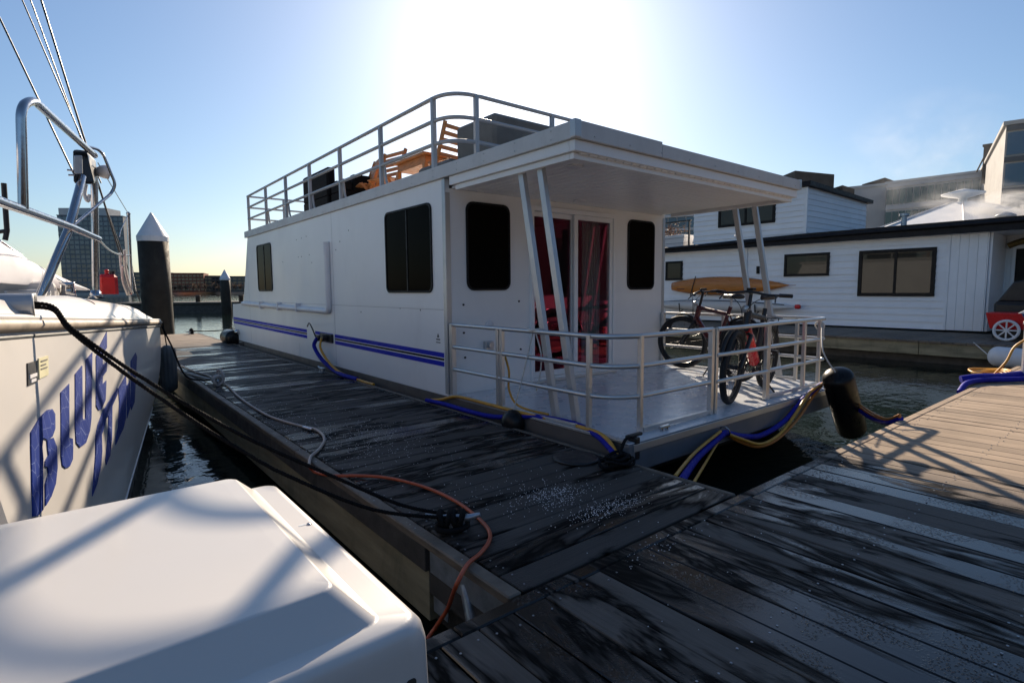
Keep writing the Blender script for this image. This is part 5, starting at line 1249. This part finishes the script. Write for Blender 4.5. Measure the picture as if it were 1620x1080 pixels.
building('apartment_block', dp(1318, 297, 118), dp(1402, 299, 112), .6, 14, M['facade_grey'], 'plain grey block left of the glazed apartment block', 0, 0, M['pane_green'])
part('', None, None, lambda m: None) if False else None
oA = dp(1592, 199, 70); oS = dp(1553, 273, 99)-oA; oS.z = 0; oU = Vector((oS.y, -oS.x, 0)).normalized()
rb = building('office_building', oA, oA+oU*32, .6, oS.length, M['concrete'], 'tall concrete and blue glass building at the right edge', 5, 10, M['pane_blue'], z0=1.5, sill=.14, gap=.06, frame=M['facade_dark'])
for (p0, p1, d, pt_) in (((1258, 1320), (270, 296), 112, 1), ((1400, 1428), (281, 296), 122, 2), ((1333, 1352), (293, 300), 112, 3)):
    A_, B_ = dp(p0[0], p1[0], d), dp(p0[1], p1[0]+ (6 if pt_ != 2 else 10), d)
    base = dp(p0[0], p1[1], d).z-1.5
    t = thing('roof_house', ('dark brown rooftop block showing above the upper storey of the white house', 'small dark rooftop block left of the glazed apartment block', 'tiny dark rooftop vent on the plain grey block')[pt_-1], 'rooftop', (A_.x, A_.y, base))
    nn = Vector((fwd.x, fwd.y, 0)).normalized()*8
    part('wall', M['roof_dark'], t, lambda m: m.hexa([Vector((A_.x, A_.y, .6 if pt_ == 1 else base)), Vector((B_.x, B_.y, .6 if pt_ == 1 else base)), Vector((B_.x, B_.y, .6 if pt_ == 1 else base))+nn, Vector((A_.x, A_.y, .6 if pt_ == 1 else base))+nn, A_, B_, B_+nn, A_+nn]))
building('apartment_block', dp(1030, 335, 60), dp(1100, 338, 58), .6, 12, M['facade_grey'], 'distant glazed block seen above the planter on the balcony', 4, 5, M['pane_blue'], z0=3, sill=.12, gap=.08)
# chimney with stay on the right building
ch = thing('roof_chimney', 'small dark rooftop chimney with a stay wire beside the tall building', 'chimney', (0, 0, 0))
cp = dp(1563, 232, 92); part('stack', M['roof_dark'], ch, lambda m: (m.box(cp.x-.45, cp.x+.45, cp.y-.45, cp.y+.45, cp.z-6, cp.z), m.box(cp.x-.6, cp.x+.6, cp.y-.6, cp.y+.6, cp.z, cp.z+.35)))
part('stay', M['roof_dark'], ch, lambda m: m.tube([cp+Vector((0, 0, -.5)), dp(1545, 272, 96)], .12, 6))
ch.location = (cp.x, cp.y, cp.z-3)
for c_ in ch.children: c_.matrix_parent_inverse = Matrix.Translation(-ch.location)
# white tent with lantern
tn = thing('tent_pavilion', 'white peaked tent pavilion with lantern top behind the floating house', 'tent', (0, 0, .6))
tc = dp(1522, 330, 46)
tn.location = (tc.x, tc.y, .6)
def tent(m):
    n = 8; R_ = 9.5; vs = []; z_e, z_a = 5.0, 8.0
    for k in range(n):
        a = 2*math.pi*(k+.3)/n; vs.append((tc.x+R_*math.cos(a), tc.y+R_*math.sin(a), z_e))
    for k in range(n):
        a = 2*math.pi*(k+.3)/n; vs.append((tc.x+.9*math.cos(a), tc.y+.9*math.sin(a), z_a))
    for k in range(n):
        a = 2*math.pi*(k+.3)/n; vs.append((tc.x+R_*math.cos(a), tc.y+R_*math.sin(a), .6))
    m.add(vs, [(k, (k+1) % n, n+(k+1) % n, n+k) for k in range(n)]+[(k, (k+1) % n, 2*n+(k+1) % n, 2*n+k) for k in range(n)]+[tuple(range(n, 2*n))])
part('roof', M['tent'], tn, tent)
part('lantern', M['tent'], tn, lambda m: (m.lathe([(.35, 7.9), (.3, 8.35), (1.45, 8.65), (1.5, 8.75), (.2, 9.1)], (tc.x, tc.y, 0), n=16)))
for k in range(8):
    a = 2*math.pi*(k+.3)/8
    part('rib', M['alu_dull'], tn, lambda m: m.tube([(tc.x+9.5*math.cos(a), tc.y+9.5*math.sin(a), 5.04), (tc.x+.9*math.cos(a), tc.y+.9*math.sin(a), 8.04)], .06, 6))
vp = thing('vent_pipe', 'metal vent pipe giving off steam right of the tent', 'vent pipe', (0, 0, 0)); q_ = dp(1590, 352, 34); vp.location = (q_.x, q_.y, .6)
part('pipe', M['galv'], vp, lambda m: m.cyl((q_.x, q_.y, .6), (q_.x, q_.y, q_.z+.3), .28, 14)); part('cowl', M['galv'], vp, lambda m: m.lathe([(.5, 0), (.52, .1), (.1, .3)], (q_.x, q_.y, q_.z+.35), n=14))
# steam drifting from the vent
def steam_mat(dens):
    m = bpy.data.materials.new('steam'); m.use_nodes = True; nt = m.node_tree
    nt.nodes.remove(nt.nodes['Principled BSDF']); out = nt.nodes['Material Output']
    pv = N(nt, 'ShaderNodeVolumePrincipled'); pv.inputs['Color'].default_value = (.96, .96, .97, 1); pv.inputs['Anisotropy'].default_value = .35
    tcn = N(nt, 'ShaderNodeTexCoord')
    gr_ = N(nt, 'ShaderNodeTexGradient', _gradient_type='SPHERICAL'); mp = N(nt, 'ShaderNodeMapping'); nt.links.new(tcn.outputs['Object'], mp.inputs[0]); nt.links.new(mp.outputs[0], gr_.inputs[0])
    nz = N(nt, 'ShaderNodeTexNoise', Scale=2.6, Detail=5, Roughness=.62, Distortion=.8); nt.links.new(tcn.outputs['Object'], nz.inputs['Vector'])
    rp = ramp(nt, nz.outputs['Fac'], [(.46, 0), (.72, 1)])
    a = N(nt, 'ShaderNodeMath', _operation='MULTIPLY'); nt.links.new(rp, a.inputs[0]); nt.links.new(gr_.outputs['Fac'], a.inputs[1])
    b = N(nt, 'ShaderNodeMath', _operation='MULTIPLY', ); nt.links.new(a.outputs[0], b.inputs[0]); b.inputs[1].default_value = dens
    nt.links.new(b.outputs[0], pv.inputs['Density']); nt.links.new(pv.outputs[0], out.inputs['Volume']); return m
def steam(c, sc_, dens, label):
    m = MB(); m.sphere((0, 0, 0), 1.0, 20, 12); o = m.build('steam', steam_mat(dens)); o.location = c; o.scale = sc_
    return tag(o, label, 'steam', kind='stuff')
steam(dp(1598, 338, 34.5), (3.2, 3.0, 1.5), 3.0, 'dense white puff of steam at the vent pipe')
steam(dp(1530, 326, 40), (4.0, 4.0, 2.0), .38, 'thin steam drifting over the white tent')
steam(dp(1460, 240, 60), (9, 9, 7), .06, 'faint steam rising into the sky above the tent')

# ================================================================== FAR SHORE
fs_ = MB(); fa, fb_ = dp(-200, 463, 395), dp(820, 458, 430)
back = Vector((fwd.x, fwd.y, 0)).normalized()*600
fs_.hexa([Vector((fa.x, fa.y, -2))-Vector((500, 0, 0)), Vector((fb_.x, fb_.y, -2))+Vector((900, 0, 0)), Vector((fb_.x, fb_.y, -2))+Vector((900, 0, 0))+back, Vector((fa.x, fa.y, -2))+back-Vector((500, 0, 0)),
          Vector((fa.x, fa.y, 1.2))-Vector((500, 0, 0)), Vector((fb_.x, fb_.y, 1.2))+Vector((900, 0, 0)), Vector((fb_.x, fb_.y, 1.2))+Vector((900, 0, 0))+back, Vector((fa.x, fa.y, 1.2))+back-Vector((500, 0, 0))])
tag(fs_.build('far_bank', M['concrete']), 'far harbour bank with its low sea wall', 'bank', kind='structure')
def far(name, x0, x1, yt, d, mat, rows, cols, pane, label, depth=25, **k):
    d2 = d*1.02; return building(name, dp(x0, yt, d), dp(x1, yt-(x1-x0)*.008, d2), .8, depth, mat, label, rows, cols, pane, **k)
tw = far('tower', 90, 194, 342, 420, M['facade_blue'], 16, 13, M['pane_blue'], 'blue glass apartment tower on the far shore behind the sailboat rail', 10, sill=.14, gap=.10)
k0, k1 = dp(92, 329, 428), dp(168, 329, 430)
part('roof_storey', M['facade_grey'], tw, lambda m: m.hexa([Vector((k0.x, k0.y, 40)), Vector((k1.x, k1.y, 40)), Vector((k1.x+10, k1.y+14, 40)), Vector((k0.x+10, k0.y+14, 40)), k0, k1, k1+Vector((10, 14, 0)), k0+Vector((10, 14, 0))]))
far('brick_building', 268, 322, 433, 400, M['brick'], 5, 9, M['pane_dark'], 'red brick apartment building on the far shore right of the big pile')
far('brick_building', 322, 352, 437, 412, M['brick_dark'], 4, 5, M['pane_dark'], 'brown building right of the red brick one on the far shore')
far('waterfront_building', 352, 420, 438, 405, M['facade_dark'], 4, 9, M['pane_dark'], 'dark low building on the far shore next to the houseboat stern')
far('waterfront_building', 205, 268, 432, 410, M['facade_dark'], 4, 8, M['pane_dark'], 'dark building on the far shore behind the sailboat stanchion')
far('waterfront_building', -120, 90, 441, 420, M['brick_dark'], 3, 20, M['pane_dark'], 'low brown row on the far shore at the left edge')
far('waterfront_building', 420, 720, 440, 430, M['facade_dark'], 3, 26, M['pane_dark'], 'long dark row on the far shore hidden behind the houseboat')
# bare trees along the far bank
tr_m = simple('bare_tree_twigs', (.16, .10, .065), .9, var=.3, scale=.3)
ordn = ('first', 'second', 'third', 'fourth', 'fifth', 'sixth', 'seventh', 'eighth', 'ninth', 'tenth', 'eleventh', 'twelfth', 'thirteenth', 'fourteenth', 'fifteenth', 'sixteenth')
for i in range(12):
    px_ = 275+i*10.5+rs.uniform(-3, 3); b_ = dp(px_, 461, 392+rs.uniform(-3, 3)); hgt = rs.uniform(5.5, 8.5)
    t = thing('bare_tree', ordn[i]+' bare brown tree from the left along the far bank', 'tree', (b_.x, b_.y, 1.2), 'bare trees along the far bank')
    part('trunk', tr_m, t, lambda m: m.tube([(b_.x, b_.y, 1.1), (b_.x, b_.y, 1.2+hgt*.5)], [.22, .1], 6))
    def crown(m):
        for k in range(70):
            a = rs.uniform(0, 6.28); e = rs.uniform(.15, 1.4); L = hgt*rs.uniform(.25, .52); s0 = Vector((b_.x, b_.y, 1.2+hgt*rs.uniform(.25, .55)))
            m.tube([s0, s0+Vector((math.cos(a)*math.cos(e), math.sin(a)*math.cos(e), math.sin(e)))*L], [.09, .03], 3, cap=False)
    part('crown', tr_m, t, crown)

# unseen dark buildings added behind the viewer to darken reflections in the glass
M['facade_backdrop'] = simple('dark_backdrop_facade', (.03, .032, .036), .8, var=.1, scale=.4)
lb = MB(); lb.box(-80, 140, -140, -22, -1.5, .6)  # unseen ground added to carry the dark backdrop row
tag(lb.build('quay', M['concrete']), 'concrete quay added out of sight behind the viewer under the dark buildings', 'quay', kind='structure')
bk = random.Random(4); xx = -62.0
names = ('dark slate', 'charcoal panelled', 'grey timber clad', 'dark brick', 'black painted', 'smoke grey')
for k in range(6):
    wd = bk.uniform(20, 28); zt = bk.uniform(8, 11)
    wb = building('waterfront_building', (xx, -26-bk.uniform(0, 4), zt), (xx+wd, -26-bk.uniform(0, 4), zt), .6, 14, M['facade_backdrop'], names[k]+' building added out of sight behind the viewer to darken reflections', 4, 6, M['pane_dark'], z0=2, sill=.2, gap=.2)
    part('backdrop_slab', M['roof_black'], wb, lambda m: m.box(xx+.3, xx+wd-.3, -26, -25.2, .6, 6.5))  # black slab added so the door glass mirrors something dark
    xx += wd+1.5
